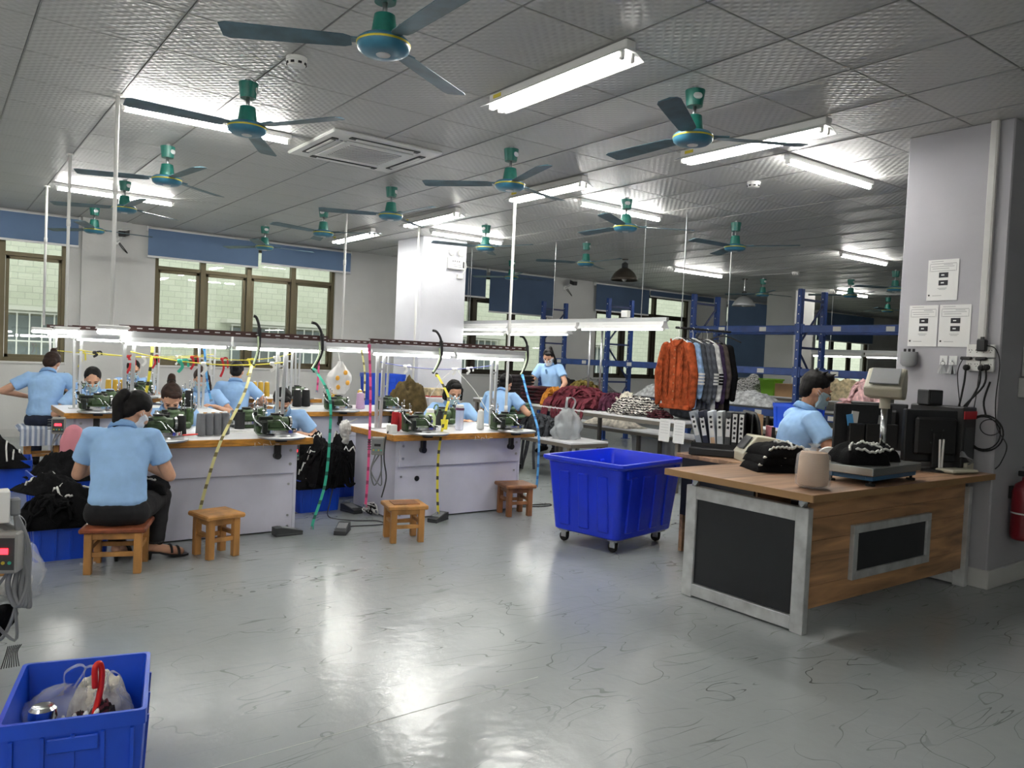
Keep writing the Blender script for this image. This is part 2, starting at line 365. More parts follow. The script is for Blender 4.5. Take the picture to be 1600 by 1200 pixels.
# the neighbouring house across the alley
nb = thing('neighbour_building', 'pale tiled building with barred windows outside the workshop windows', 'building', (0, 16.4, -3))
wl = MB(); wl.box((10, .15, 4.2), (60, .3, 9.4)); wl.build('facade', 'facade_tile', nb)
for k, xx in enumerate((-2.6, 2.0, 5.9, 10.6, 14.6, 19.0, 23.0)):
    w = MB().box((xx, -.02, 3.95), (1.9, .06, 1.5)).build('window', 'facade_window', nb)
    g = MB()
    for i in range(11): g.box((xx-.95+.19*i, -.14, 3.95), (.022, .022, 1.6))
    for zz in (3.15, 3.7, 4.25, 4.75): g.box((xx, -.14, zz), (1.95, .024, .024))
    g.build('bars', 'white_metal', w)
    MB().box((xx, -.2, 4.82), (2.3, .5, .07)).build('canopy', 'facade_band', nb)
struct('ground_alley', MB().box((10, 14.4, -3.05), (60, 4.2, .1)), 'facade_band')
# roller blinds
def blind(x0, x1, zb, label, m='blind'):
    o = thing('roller_blind', label, 'blind', ((x0+x1)/2, YB-.06, 0), 0, 'blue roller blinds'); w = x1-x0
    MB().cyl((-w/2, 0, 2.955), (w/2, 0, 2.955), .028, n=10).build('tube', 'white_metal', o, smooth=True)
    MB().box((0, -.026, (2.95+zb)/2), (w, .004, 2.95-zb)).build('fabric', m, o)
    MB().box((0, -.026, zb-.012), (w+.01, .018, .03), ch=.004).build('bottom_bar', 'white_metal', o)
    for s in (-1, 1): MB().box((s*(w/2+.012), .015, 2.955), (.02, .07, .07), ch=.004).build('bracket', 'white_metal', o)
blind(-1.45, 1.62, 2.6, 'wide blue roller blind beside the white pier with the camera')
blind(2.5, 4.08, 2.57, 'blue roller blind over the left half of the four-pane window')
blind(4.13, 5.62, 2.64, 'blue roller blind over the right half of the four-pane window, set slightly higher')
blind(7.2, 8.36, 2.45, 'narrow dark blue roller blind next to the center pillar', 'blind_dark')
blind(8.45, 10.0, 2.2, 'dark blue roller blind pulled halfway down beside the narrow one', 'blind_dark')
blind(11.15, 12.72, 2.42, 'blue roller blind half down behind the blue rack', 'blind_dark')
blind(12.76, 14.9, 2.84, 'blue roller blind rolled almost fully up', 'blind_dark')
blind(15.45, 17.05, 1.1, 'blue roller blind pulled right down over its window')
blind(19.2, 22.05, 2.2, 'wide blue roller blind at the far end of the back wall')
# ------------------------------------------------------------------ ceiling fittings
mat('tube_glow', (255, 253, 248), rough=.4, emit=TUBE); mat('rail_glow', (255, 253, 248), rough=.4, emit=RAIL_TUBE)
mat('fan_green', (28, 116, 102), rough=.35, var=.12, vscale=20); mat('fan_blue', (52, 116, 142), rough=.3, var=.1, vscale=12)
mat('fan_blade', (70, 100, 112), rough=.4, metal=.2, var=.25, vscale=7); mat('gold', (206, 190, 60), rough=.35, metal=.3)
mat('label_white', (222, 224, 222), rough=.5); mat('yellow_sticker', (214, 196, 40), rough=.5)
def tube_light(p, q, twin, label, group='fluorescent tube lights on the ceiling'):
    """batten of length |q-p| on the ceiling"""
    p, q = Vector((*p, 0)), Vector((*q, 0)); c = (p+q)/2; L = (q-p).length; rz = math.atan2(q.y-p.y, q.x-p.x)
    o = thing('tube_light', label, 'light', (c.x, c.y, 2.998), rz, group)
    if twin:
        MB().box((0, 0, -.025), (L, .075, .05), ch=.006).build('housing', 'white_metal', o)
        MB().prism([(-.04, -.052), (-.1, -.085), (-.1, -.09), (-.036, -.058), (.036, -.058), (.1, -.09), (.1, -.085), (.04, -.052)], L, Matrix.Rotation(R_(90), 4, 'Z')).build('reflector', 'white_metal', o)
        for s in (-1, 1):
            MB().cyl((-L/2+.05, s*.035, -.09), (L/2-.05, s*.035, -.09), .0135, n=10).build('tube', 'tube_glow', o, smooth=True)
            for e in (-1, 1):
                MB().box((e*(L/2-.03), s*.035, -.078), (.025, .03, .05), ch=.005).build('lamp_holder', 'white_plastic', o)
        MB().box((L/2-.09, .039, -.025), (.08, .003, .022)).build('sticker', 'yellow_sticker', o)
    else:
        MB().box((0, 0, -.02), (L, .055, .04), ch=.005).build('housing', 'white_metal', o)
        MB().cyl((-L/2+.03, 0, -.062), (L/2-.03, 0, -.062), .015, n=10).build('tube', 'tube_glow', o, smooth=True)
        for e in (-1, 1): MB().box((e*(L/2-.02), 0, -.05), (.03, .034, .05), ch=.005).build('lamp_holder', 'white_plastic', o)
tw = 'twin tube light with white reflector '
for x, ya, yb, l in [(2.86, 2.96, 4.18, 'between two ceiling fans in front of the air conditioner'), (4.67, 2.97, 4.2, 'running behind the fan near the notice pillar'), (4.68, 5.35, 6.45, 'beside the ceiling pole over the workshop'), (4.75, 7.55, 8.76, 'near the fan in front of the center pillar'), (4.77, 9.7, 10.95, 'close to the back wall windows')]:
    tube_light((x, ya), (x, yb), True, tw+l)
sg = 'single white tube light on the ceiling '
for xa, xb, y, l in [(1.03, 2.24, 6.04, 'beside the air conditioner, crossed by a fan blade'), (1.06, 2.27, 9.79, 'over the left sewing rows near the wall camera'), (5.25, 6.47, 3.68, 'close to the notice pillar'), (5.3, 6.5, 6.13, 'behind the fan above the garment rail'), (5.3, 6.48, 9.1, 'in front of the center pillar'), (10.06, 11.33, 9.13, 'near the bell lamp'), (9.98, 11.2, 6.06, 'above the blue racks'), (14.6, 15.8, 8.92, 'at the far end of the hall')]:
    tube_light((xa, y), (xb, y), False, sg+l)
# unseen lamps of the same kind, added to balance the light from outside the view
for x, y in [(-1.2, 6.05), (-1.2, 9.8), (-1.2, 2.2), (-3.2, 2.2), (-3.2, 6.05), (-1.2, 4.1), (-1.0, .9), (-3.2, 4.1), (-3.2, .2), (-1.2, -.6), (-1.2, -2.0), (.8, -2.8), (-3.2, -2.6), (-3.2, 9.8), (12.0, 3.2)]:
    tube_light((x-.6, y), (x+.6, y), False, sg+'added out of view to brighten the hall')
# ceiling fans
def make_fan():
    o = thing('ceiling_fan', 'green ceiling fan', 'fan', (0, 0, 3), 0, 'green and blue ceiling fans')
    MB().cyl((0, 0, -.02), (0, 0, .0), .02, n=10).build('hook', 'steel', o)
    c = MB().lathe([(.04, -.115), (.047, -.115), (.058, -.03), (.058, -.022), (.03, -.02)], n=18).build('canopy', 'fan_green', o, smooth=True, auto=40)
    MB().ell((0, -.052, -.065), (.028, .006, .02)).build('badge', 'label_white', c, smooth=True)
    MB().cyl((0, 0, -.2), (0, 0, -.1), .011, n=10).build('downrod', 'steel', o, smooth=True)
    MB().lathe([(.058, -.262), (.058, -.256), (.046, -.17), (.03, -.165), (.012, -.165)], n=18).build('lower_canopy', 'fan_green', o, auto=40)
    h = MB().lathe([(.03, -.338), (.05, -.34), (.09, -.335), (.112, -.32), (.117, -.3), (.117, -.285), (.1, -.27), (.05, -.26)], n=28).build('motor_housing', 'fan_blue', o, auto=45)
    MB().lathe([(.1172, -.301), (.119, -.299), (.119, -.293), (.1172, -.291)], n=28, caps=False).build('gold_band', 'gold', h, smooth=True)
    MB().lathe([(.0, -.344), (.03, -.343), (.032, -.339)], n=16).build('center_cap', 'label_white', h)
    for k in range(3):
        a = 2*math.pi*k/3; M = Matrix.Rotation(a, 4, 'Z') @ Matrix.Rotation(R_(11), 4, 'X')
        def sec(x, w): return [M @ Vector((x, y, z)) + Vector((0, 0, -.285)) for y, z in ((-w/2, -.004), (w/2, -.009), (w/2, -.006), (w*.1, .004), (-w/2, -.001))]
        b = MB().rings([sec(x, w) for x, w in ((.14, .075), (.17, .1), (.4, .115), (.66, .125), (.69, .1))]).build('blade', 'fan_blade', o, auto=50)
        M2 = Matrix.Rotation(a, 4, 'Z')
        MB().rings([[M2 @ Vector((x, y, z-.283)) for y, z in ((-w, -.004), (w, -.004), (w, .004), (-w, .004))] for x, w in ((.095, .022), (.15, .024), (.21, .035))]).build('blade_arm', 'fan_blade', b)
    return o
fan = make_fan()
fans = [(1.58, 3.18, 30, 'hanging lowest over the aisle in front of the twin tube light'), (1.56, 4.96, 60, 'crossing the single tube light beside the air conditioner'), (1.57, 7.04, 37, 'just behind the tube light by the white pole'), (1.59, 8.92, 32, 'crossing the tube light over the left sewing rows'), (1.63, 11.01, 8, 'in front of the wall camera'),
        (3.6, 3.17, -30, 'in front of the twin light by the notice pillar'), (3.62, 5.02, 15, 'beside the ceiling pole right of the air conditioner'), (3.64, 7.03, 35, 'beside the twin light left of the center pillar'), (3.66, 8.73, -45, 'beside the twin light near the four-pane window'), (3.64, 10.66, 0, 'in front of the blue blind of the four-pane window'),
        (5.55, 5.7, -32, 'in front of the single light above the garment rail'), (7.24, 5.68, 58, 'above the garment rail and blue racks'), (5.53, 8.13, -72, 'in front of the single light by the center pillar'), (7.27, 8.21, 28, 'beside the brown bell lamp'), (12.12, 8.84, -10, 'in the far hall behind the racks'), (12.15, 6.42, 154, 'in the far hall behind the racks'), (16.24, 8.71, 70, 'in the far hall behind the racks'), (7.84, 10.71, 5, 'in front of the narrow dark blind'),
        (12.9, 7.6, 0, 'in the far hall behind the racks')]
for i, (x, y, a, l) in enumerate(fans):
    f = fan if i == 0 else dup(fan, None)
    f.location = (x, y, 2.985); f.rotation_euler = (0, 0, R_(a)); f['label'] = 'green three-blade ceiling fan '+l
# cassette air conditioner
ac = thing('air_conditioner', 'white square cassette air conditioner set in the ceiling', 'air conditioner', (2.87, 6.06, 3.0))
MB().box((0, 0, -.014), (.95, .95, .028), ch=.012).build('panel', 'white_plastic', ac)
MB().box((0, 0, -.034), (.6, .6, .014), ch=.005).build('intake_frame', 'white_plastic', ac)
mat('ac_grille', (150, 152, 152), rough=.6)
gp = MB().box((0, 0, -.04), (.46, .46, .006)).build('grille', 'ac_grille', ac)
for i in range(12): MB().box((0, -.21+.038*i, -.045), (.46, .012, .006)).build('grille_bar', 'white_plastic', gp)
for k in range(4):
    M = Matrix.Rotation(k*math.pi/2, 4, 'Z'); c = M @ Vector((0, .385, -.03)); d = (.6, .055, .008) if k % 2 == 0 else (.055, .6, .008)
    s = MB().box(c, d).build('outlet_slot', 'black_plastic', ac)
    d2 = (.5, .03, .012) if k % 2 == 0 else (.03, .5, .012)
    MB().box(c+Vector((0, 0, -.004)), d2, ch=.003).build('louver', 'white_plastic', s)
for i in range(3): MB().box((-.37+.035*i, -.3, -.0415), (.02, .02, .002)).build('indicator', 'grey_plastic', ac)
# smoke detectors
def detector(x, y, label):
    o = thing('smoke_detector', label, 'smoke detector', (x, y, 3.0), 0, 'round white smoke detectors')
    MB().lathe([(.03, -.055), (.05, -.05), (.055, -.03), (.055, -.022)], n=20).build('sensor_head', 'white_plastic', o, auto=40)
    MB().lathe([(.058, -.022), (.06, -.004), (.055, 0)], n=20).build('base', 'white_plastic', o, auto=40)
    for k in range(8):
        a = k*math.pi/4; MB().box((.0525*math.cos(a), .0525*math.sin(a), -.039), (.008, .02, .012), rz=a).build('slot', 'black_plastic', o)
detector(1.66, 4.43, 'white smoke detector beside the lowest ceiling fan'); detector(5.86, 4.43, 'white smoke detector between the tube lights near the pillar'); detector(11.74, 7.93, 'small white smoke detector in the far hall')
# bell lamps
mat('bell_brown', (98, 90, 80), rough=.35, metal=.6, var=.15)
def bell(x, y, z, s, label, m='bell_brown'):
    o = thing('bell_lamp', label, 'lamp', (x, y, 0), 0, 'hanging bell lamps')
    MB().cyl((0, 0, z), (0, 0, 3.0), .008, n=8).build('rod', 'steel', o)
    MB().cyl((0, 0, 2.985), (0, 0, 3.0), .05, n=14).build('ceiling_rose', 'bell_brown', o)
    MB().lathe([(.035*s, -.02), (.05*s, 0), (.05*s, .07*s), (.02*s, .09*s)], (0, 0, z-.07*s), 16).build('socket', 'dark_grey', o, auto=40)
    MB().lathe([(.215*s, -.2*s), (.225*s, -.2*s), (.21*s, -.16*s), (.16*s, -.08*s), (.09*s, -.02*s), (.05*s, 0), (.045*s, 0), (.085*s, -.025*s), (.155*s, -.085*s), (.205*s, -.165*s)], (0, 0, z-.07*s), 26, caps=False).build('shade', m, o, smooth=True)
    MB().ell((0, 0, z-.2*s), (.05*s, .05*s, .09*s)).build('bulb', 'white_plastic', o, smooth=True)
bell(8.96, 9.17, 2.93, 1.0, 'large brown bell-shaped lamp hanging from the ceiling'); bell(12.2, 9.3, 2.75, .95, 'bell lamp with a pale shade hanging in the far hall', 'alu')
# wall cameras
def cctv(x, y, z, label):
    o = thing('security_camera', label, 'camera', (x, y, z), 0, 'security cameras on the back wall')
    MB().box((0, 0, 0), (.07, .03, .1), ch=.006).build('wall_plate', 'white_plastic', o)
    MB().tube(smoothpath([(0, -.01, .0), (.02, -.1, .02), (.03, -.14, .06)], 4), .012).build('bracket', 'white_plastic', o, smooth=True)
    b = MB().box((.05, -.2, .1), (.09, .24, .08), rz=R_(-24), rx=R_(12), ch=.008).build('body', 'black_plastic', o)
    MB().box((.05, -.2, .148), (.11, .28, .012), rz=R_(-24), rx=R_(12), ch=.004).build('sun_shield', 'white_plastic', b)
    MB().tube(smoothpath([(.02, -.06, -.02), (.08, -.08, -.1), (.12, -.09, -.16), (.06, -.07, -.1), (.02, -.02, -.03)], 6), .006).build('cable', 'black_rubber', o, smooth=True)
cctv(2.1, YB-.066, 2.72, 'black and white security camera on the pier between two windows'); cctv(10.35, YB-.016, 2.8, 'security camera on the wall left of the blue racks')
# ceiling poles
for x, y, z0, l in [(1.0, 5.94, 1.44, 'at the left end of the front light rail'), (1.0, 8.16, 1.45, 'at the left end of the middle light rail'), (1.02, 10.08, 1.47, 'at the left end of the rear light rail'), (4.69, 6.4, .0, 'between the center pillar and the garment pile'), (3.95, 8.75, 1.45, 'in front of the four-pane window'), (5.02, 8.9, 0, 'standing before the center pillar')]:
    o = thing('ceiling_pole', 'thin white conduit pole from the ceiling '+l, 'pole', (x, y, z0), 0, 'white conduit poles')
    MB().cyl((0, 0, 0), (0, 0, 2.998-z0), .014, n=10).build('pipe', 'white_plastic', o, smooth=True)
    MB().cyl((0, 0, 2.985-z0), (0, 0, 2.998-z0), .032, n=14).build('ceiling_flange', 'white_plastic', o)
    MB().cyl((0, 0, .8 if z0 < 1 else .9), (0, 0, .86 if z0 < 1 else .96), .018, n=10).build('coupler', 'white_plastic', o, smooth=True)
# emergency lights on the pillar
def emergency(o, M=None):
    MB().box((0, -.03, 0), (.28, .06, .17), ch=.01).build('case', 'white_plastic', o)
    for s in (-1, 1):
        MB().tube([(s*.06, -.03, .08), (s*.07, -.035, .115)], .012).build('arm', 'white_plastic', o)
        hd = MB().lathe([(.03, -.035), (.05, -.03), (.052, .02), (.03, .035)], (0, 0, 0), 18, Matrix.Rotation(R_(90), 3, 'X')).build('lamp_head', 'white_plastic', o, auto=40); hd.location = (s*.075, -.045, .16)
        MB().cyl((0, -.037, 0), (0, -.03, 0), .036, n=18).build('lens', 'alu', hd).location = (0, 0, 0)
    for i in range(4): MB().box((-.07+.035*i, -.0615, .03), (.024, .003, .024)).build('lettering', 'grey_plastic', o)
    for i in range(2): MB().box((.0, -.0615, -.02-.025*i), (.16, .003, .006)).build('lettering', 'grey_plastic', o)
    MB().box((.11, -.0615, -.01), (.022, .003, .09)).build('indicator_strip', 'dark_grey', o)
o = thing('emergency_light', 'white twin-head emergency light on the center pillar', 'emergency light', (6.1, 9.728, 2.66)); emergency(o)
MB().tube(smoothpath([(.14, -.01, .1), (.19, -.015, -.02), (.13, -.015, -.13), (.1, -.015, -.16)], 5), .005).build('cable', 'white_plastic', o)
o = thing('junction_socket', 'small white socket below the emergency light on the pillar', 'socket', (6.18, 9.73, 2.48)); MB().box((0, -.02, 0), (.09, .04, .06), ch=.006).build('body', 'white_plastic', o); MB().box((0, -.042, 0), (.05, .005, .03)).build('plate', 'label_white', o)
# ------------------------------------------------------------------ sewing tables
mat('table_white', (226, 226, 228), rough=.3, var=.04, vscale=6); mat('table_edge', (186, 130, 52), rough=.4, var=.22, vscale=14, stretch=(1, 6, 6))
mat('panel_lilac', (208, 208, 222), rough=.5, var=.05, vscale=3); mat('panel_edge', (214, 196, 150), rough=.6)
mat('maroon', (66, 38, 34), rough=.55); mat('machine_green', (62, 84, 52), rough=.4, var=.2, vscale=30); mat('machine_dark', (44, 48, 44), rough=.4, metal=.5)
mat('machine_pale', (88, 122, 92), rough=.4, var=.15, vscale=30); mat('chrome', (210, 212, 214), rough=.18, metal=1)
mat('led_red', (255, 30, 40), emit=4); mat('pink', (226, 96, 150), rough=.6); mat('teal', (64, 190, 160), rough=.6); mat('tape_yellow', (222, 208, 60), rough=.6); mat('tape_blue', (84, 164, 226), rough=.6)
mat('stool_wood', (178, 128, 70), rough=.45, var=.28, vscale=9, stretch=(1, 1, .25)); mat('stool_wood_red', (132, 72, 46), rough=.35, var=.3, vscale=14); mat('stool_wood_dark', (140, 92, 54), rough=.5, var=.3, vscale=9, stretch=(1, 1, .25))
def table(x0, x1, y0, y1, label, back=True):
    """linking table: white top with amber edge, lilac boards all round; z of top .70"""
    cx, cy = (x0+x1)/2, (y0+y1)/2; w, d = x1-x0, y1-y0
    o = thing('sewing_table', label, 'table', (cx, cy, 0), 0, 'white and lilac sewing tables')
    MB().box((0, 0, .682), (w-.004, d-.004, .036)).build('tabletop', 'table_white', o)
    e = MB()
    for s in (-1, 1): e.box((0, s*(d/2-.006), .675), (w, .02, .049), ch=.003); e.box((s*(w/2-.006), 0, .675), (.02, d-.03, .049), ch=.003)
    e.build('edge_band', 'table_edge', o)
    for s in (-1, 1):
        u = MB().box((0, s*(d/2-.095), .54), (w-.2, .022, .215), ch=.002).build('upper_panel', 'panel_lilac', o)
        l = MB().box((0, s*(d/2-.115), .22), (w-.2, .022, .42), ch=.002).build('lower_panel', 'panel_lilac', o)
        for sx in (-1, 1):
            for zz in (.6, .5): MB().cyl((sx*(w/2-.135), s*(d/2-.086), zz), (sx*(w/2-.135), s*(d/2-.08), zz), .011, n=10).build('screw', 'steel', u)
            for zz in (.35, .12, .04): MB().cyl((sx*(w/2-.135), s*(d/2-.106), zz), (sx*(w/2-.135), s*(d/2-.1), zz), .009, n=10).build('screw', 'steel', l)
        MB().cyl((s*(-w/2+.28)*-1, s*(d/2-.106), .33), (s*(-w/2+.28)*-1, s*(d/2-.1), .33), .022, n=16).build('cable_hole', 'black_plastic', l)
        MB().box((s*(w/2-.09), 0, .34), (.024, d-.2, .66), ch=.002).build('side_panel', 'panel_lilac', o)
    return o
TT = .70
rows = [(5.46, 6.4), (7.68, 8.6), (9.62, 10.5)]
table(.98, 2.27, *rows[0], 'lilac sewing table behind the seated woman in black trousers')
table(2.93, 4.33, *rows[0], 'lilac sewing table behind the two low wooden stools')
table(.95, 2.3, *rows[1], 'white sewing table in the middle row with a control box')
table(3.0, 4.35, *rows[1], 'lilac sewing table between the two front tables, one row back')
table(1.05, 2.3, *rows[2], 'sewing table of the rear row before the pier')
table(2.75, 4.1, *rows[2], 'sewing table of the rear row before the four-pane window')
# linking machine, operator at local -y, base on the table top at z 0
def make_machine():
    o = thing('linking_machine', 'green linking machine', 'sewing machine', (0, 0, TT), 0, 'green linking machines on the tables')
    d = MB().lathe([(.03, .004), (.155, .006), (.165, .012), (.165, .02), (.155, .024), (.06, .02), (.05, .03)], (0, -.1, 0), 30).build('dial_plate', 'steel', o, auto=40)
    MB().lathe([(.12, .03), (.132, .032), (.132, .055), (.128, .055), (.125, .036)], (0.03, .06, 0), 26).build('needle_ring', 'chrome', d, auto=40)
    MB().lathe([(.024, -.002), (.024, .006)], (0, -.1, 0), 12).build('dial_hub', 'machine_dark', d)
    br = MB(); br.box((.0, -.025, -.075), (.05, .035, .11), ch=.012); br.cyl((0, -.0, -.13), (0, -.043, -.13), .025, n=14); br.box((0, -.06, -.012), (.07, .1, .02)); br.build('bracket', 'black_plastic', o)
    b = MB(); b.box((-.0, .12, .03), (.2, .12, .05), ch=.012); b.box((.03, .13, .08), (.13, .09, .06), ch=.012); b.cyl((-.05, .13, .095), (.12, .13, .095), .042, n=16); b.ell((.03, .13, .125), (.06, .045, .03)); b.box((-.1, .1, .09), (.05, .07, .13), ch=.01)
    body = b.build('body', 'machine_green', o, auto=40)
    h = MB(); h.box((-.1, .02, .1), (.05, .1, .045), ch=.01); h.box((-.1, -.03, .075), (.035, .035, .08), ch=.006); h.cyl((-.1, -.03, .03), (-.1, -.03, .06), .008, n=8); h.box((-.07, .04, .135), (.1, .03, .025), ch=.006); h.cyl((-.14, .05, .1), (-.06, .05, .1), .022, n=12)
    h.build('stitch_head', 'machine_dark', o, auto=40)
    MB().lathe([(.018, 0), (.045, .004), (.047, .02), (.02, .026)], (.125, .13, .095), 18, Matrix.Rotation(R_(90), 3, 'Y')).build('handwheel', 'chrome', o, auto=40)
    MB().cyl((.1, .2, .0), (.1, .2, .13), .038, n=16).build('motor', 'black_plastic', o, auto=40)
    MB().cyl((.1, .2, .13), (.1, .2, .15), .02, n=12).build('motor_cap', 'machine_dark', o, auto=40)
    MB().cyl((.03, .13, .15), (.03, .13, .162), .035, n=14).build('belt_pulley', 'black_plastic', o)
    t = MB()
    for x, y, z in ((-.13, .12, .23), (-.1, .14, .25), (-.06, .12, .22), (-.03, .15, .2)):
        t.cyl((x, y, .13), (x, y, z), .003, n=6); t.lathe([(.004, 0), (.013, .004), (.004, .008)], (x, y, z-.04), 10); t.lathe([(.003, 0), (.007, .01), (.002, .018)], (x, y, z), 8)
    t.build('tension_posts', 'chrome', o)
    g = MB(); g.tube(smoothpath([(-.1, .1, .15), (-.16, .05, .17), (-.17, -.02, .13), (-.13, -.05, .09)], 5), .005); g.tube(smoothpath([(.0, .08, .11), (.02, .0, .12), (.05, -.03, .07)], 5), .004); g.tube([(.06, .07, .11), (.1, -.02, .05)], .005); g.build('guide_arms', 'chrome', o, smooth=True)
    k = MB(); k.lathe([(.004, 0), (.014, .004), (.004, .008)], (-.15, .08, .19), 10); k.box((-.135, .075, .165), (.02, .03, .03), ch=.004); k.build('lever', 'machine_dark', o)
    return o
mach = make_machine()
mk = 0
def machine(x, row, front, label):
    global mk
    y0, y1 = rows[row]; o = mach if mk == 0 else dup(mach, None); mk += 1
    o.location = (x, y0+.06 if front else y1-.06, TT); o.rotation_euler = (0, 0, 0 if front else math.pi); o['label'] = 'green linking machine '+label
machine(1.22, 0, True, 'at the work place of the woman on the red stool'); machine(2.02, 0, True, 'beside the teal measuring tape')
machine(3.22, 0, True, 'next to the red thread cones'); machine(4.1, 0, True, 'beside the blue measuring tape')
machine(1.5, 0, False, 'in front of the woman with a fringe'); machine(2.05, 0, False, 'in front of the worker bowed low'); machine(3.85, 0, False, 'in front of the masked woman with bobbed hair')
machine(1.2, 1, True, 'beside the pier-side control box'); machine(3.5, 1, True, 'behind the hanging bag'); machine(4.1, 1, True, 'in front of the olive garment pile')
machine(1.45, 1, False, 'before the masked woman with parted hair'); machine(2.05, 1, False, 'with black cones beside a worker')
machine(1.3, 2, True, 'beside the standing-collar worker in jeans'); machine(1.95, 2, True, 'with golden yellow cones on the rear row'); machine(3.1, 2, True, 'before the worker with a hair bun, rear row'); machine(3.8, 2, True, 'under the four-pane window on the rear row'); machine(2.1, 2, False, 'facing the wall on the rear row')
# light rails above the tables
def rail(x0, x1, y, z, label, stands):
    o = thing('light_rail', label, 'light', (0, y, 0), 0, 'slotted light rails over the sewing tables'); L = x1-x0; cx = (x0+x1)/2
    a = MB(); a.box((cx, 0, z), (L, .035, .004)); a.box((cx, -.0165, z-.018), (L, .003, .036)); an = a.build('slotted_angle', 'maroon', o)
    n = int(L/.075)
    for i in range(n): MB().box((x0+.05+i*.075, -.0185, z-.017), (.035, .002, .007)).build('slot', 'white_metal', an)
    for k, (fa, fb) in enumerate(((x0+.01, cx-.01), (cx+.01, x1-.02))):
        f = MB().prism([(-.03, z-.04), (.03, z-.04), (.03, z-.08), (.055, z-.115), (-.055, z-.115), (-.03, z-.08)], fb-fa, Matrix.Translation(((fa+fb)/2, 0, 0)) @ Matrix.Rotation(R_(90), 4, 'Z')).build('fixture', 'alu', o)
        MB().cyl((fa+.03, 0, z-.122), (fb-.03, 0, z-.122), .012, n=10).build('tube', 'rail_glow', f, smooth=True)
        for xx in (fa+.02, fb-.02): MB().box((xx, 0, z-.118), (.02, .03, .03), ch=.004).build('lamp_holder', 'white_plastic', f)
    for x in stands:
        for s in (-1, 1): MB().box((x+s*.025, .02, (TT+z-.02)/2), (.022, .022, z-.02-TT), ry=s*R_(1.2)).build('upright', 'alu', o)
        for zz in (.95, 1.2): MB().box((x, .02, zz), (.06, .018, .018)).build('rung', 'alu', o)
        MB().box((x, .02, TT+.004), (.12, .06, .008)).build('foot_plate', 'alu', o)
    return o
RZ = 1.45
rail(1.05, 2.56, 5.95, RZ, 'slotted light rail over the front table with the teal tape', (1.12, 2.2))
rail(2.93, 4.58, 5.95, RZ, 'slotted light rail over the front table with the water bottle', (3.05, 4.22))
rail(1.05, 2.5, 8.15, RZ+.01, 'light rail of the middle row in front of the pier', (1.1, 2.2))
rail(2.55, 4.4, 8.15, RZ+.01, 'light rail of the middle row with the hanging bag', (3.1, 4.25))
rail(1.05, 4.1, 10.1, RZ+.03, 'light rail of the rear row before the windows', (1.12, 2.2, 2.85, 3.95))
for y, l in ((5.95, 'front'), (8.15, 'middle'), (10.1, 'rear')):
    o = thing('end_lamp', 'short bright lamp on the pole end of the %s light rail' % l, 'light', (1.0, y-.06, RZ-.04), 0, 'short end lamps')
    MB().box((0, 0, .02), (.2, .07, .03), ch=.008).build('housing', 'white_metal', o); MB().cap((-.08, 0, -.012), (.08, 0, -.012), .016).build('tube', 'rail_glow', o, smooth=True)
# curved black tape holders on the rails
def holder(x, y, z, s, label):
    o = thing('tape_holder', label, 'holder', (x, y, z), 0, 'curved black tape holders')
    MB().tube(smoothpath([(-.09*s, -.02, .1), (-.05*s, -.02, .09), (-.015*s, -.025, .04), (0, -.03, -.03), (.0, -.03, -.12), (-.03*s, -.03, -.2), (-.08*s, -.03, -.27)], 6), .011, n=8).build('arc', 'black_plastic', o, smooth=True)
    MB().box((-.002*s, -.022, -.01), (.03, .02, .05), ch=.003).build('clamp', 'dark_grey', o)
    MB().tube(smoothpath([(-.03*s, -.04, -.05), (-.025*s, -.045, -.12), (-.045*s, -.045, -.19), (-.085*s, -.045, -.26)], 5), .007).build('liner', 'tape_pale', o, smooth=True)
mat('tape_pale', (206, 224, 186), rough=.6)
holder(2.5, 5.93, RZ, 1, 'curved black holder with the teal tape on the front rail'); holder(3.6, 5.93, RZ, 1, 'curved black holder with the yellow tape on the front rail'); holder(4.55, 5.93, RZ, 1, 'curved black holder with the blue tape at the rail end'); holder(2.0, 5.93, RZ+.02, .5, 'slim black holder in the middle of the front rail')
# measuring tapes hanging down
def tape_mat(name, a, b):
    m = mat(name, a, rough=.6); nt, bb = nodes(m); tc = nt.nodes.new('ShaderNodeTexCoord'); w = nt.nodes.new('ShaderNodeTexWave'); w.wave_profile = 'SAW'; w.bands_direction = 'Z'; w.inputs['Scale'].default_value = 3
    nt.links.new(tc.outputs['Object'], w.inputs[0]); r = nt.nodes.new('ShaderNodeValToRGB'); r.color_ramp.interpolation = 'CONSTANT'
    r.color_ramp.elements[0].color = rgb(*a); r.color_ramp.elements[1].position = .72; r.color_ramp.elements[1].color = rgb(*b); nt.links.new(w.outputs['Fac'], r.inputs[0]); nt.links.new(r.outputs[0], bb.inputs[0])
tape_mat('tp_yellow', (224, 210, 70), (60, 56, 30)); tape_mat('tp_teal', (52, 182, 150), (20, 96, 80)); tape_mat('tp_pink', (224, 86, 140), (150, 40, 90)); tape_mat('tp_blue', (90, 170, 228), (50, 110, 180)); tape_mat('tp_pale', (222, 216, 150), (120, 110, 70))
def tape(pts, m, label, w=.02):
    o = thing('measuring_tape', label, 'measuring tape', pts[-1], 0, 'hanging measuring tapes'); b = Vector(pts[-1])
    P = smoothpath([Vector(p)-b for p in pts], 6); MB().ribbon(P, w, .002, (1, -.6, 0)).build('strip', m, o, smooth=False)
    MB().box((P[-1].x, P[-1].y, .012), (w+.006, .006, .024)).build('end_clip', 'chrome', o); MB().ell(P[0]-Vector((0, 0, .012)), (w*.7, .012, .02)).build('knot', m, o, smooth=True)
tape([(2.42, 5.85, 1.19), (2.4, 5.5, 1.0), (2.38, 5.42, .7), (2.36, 5.43, .35), (2.28, 5.42, .1), (2.27, 5.42, .03)], 'tp_teal', 'long teal measuring tape hanging past the table edge')
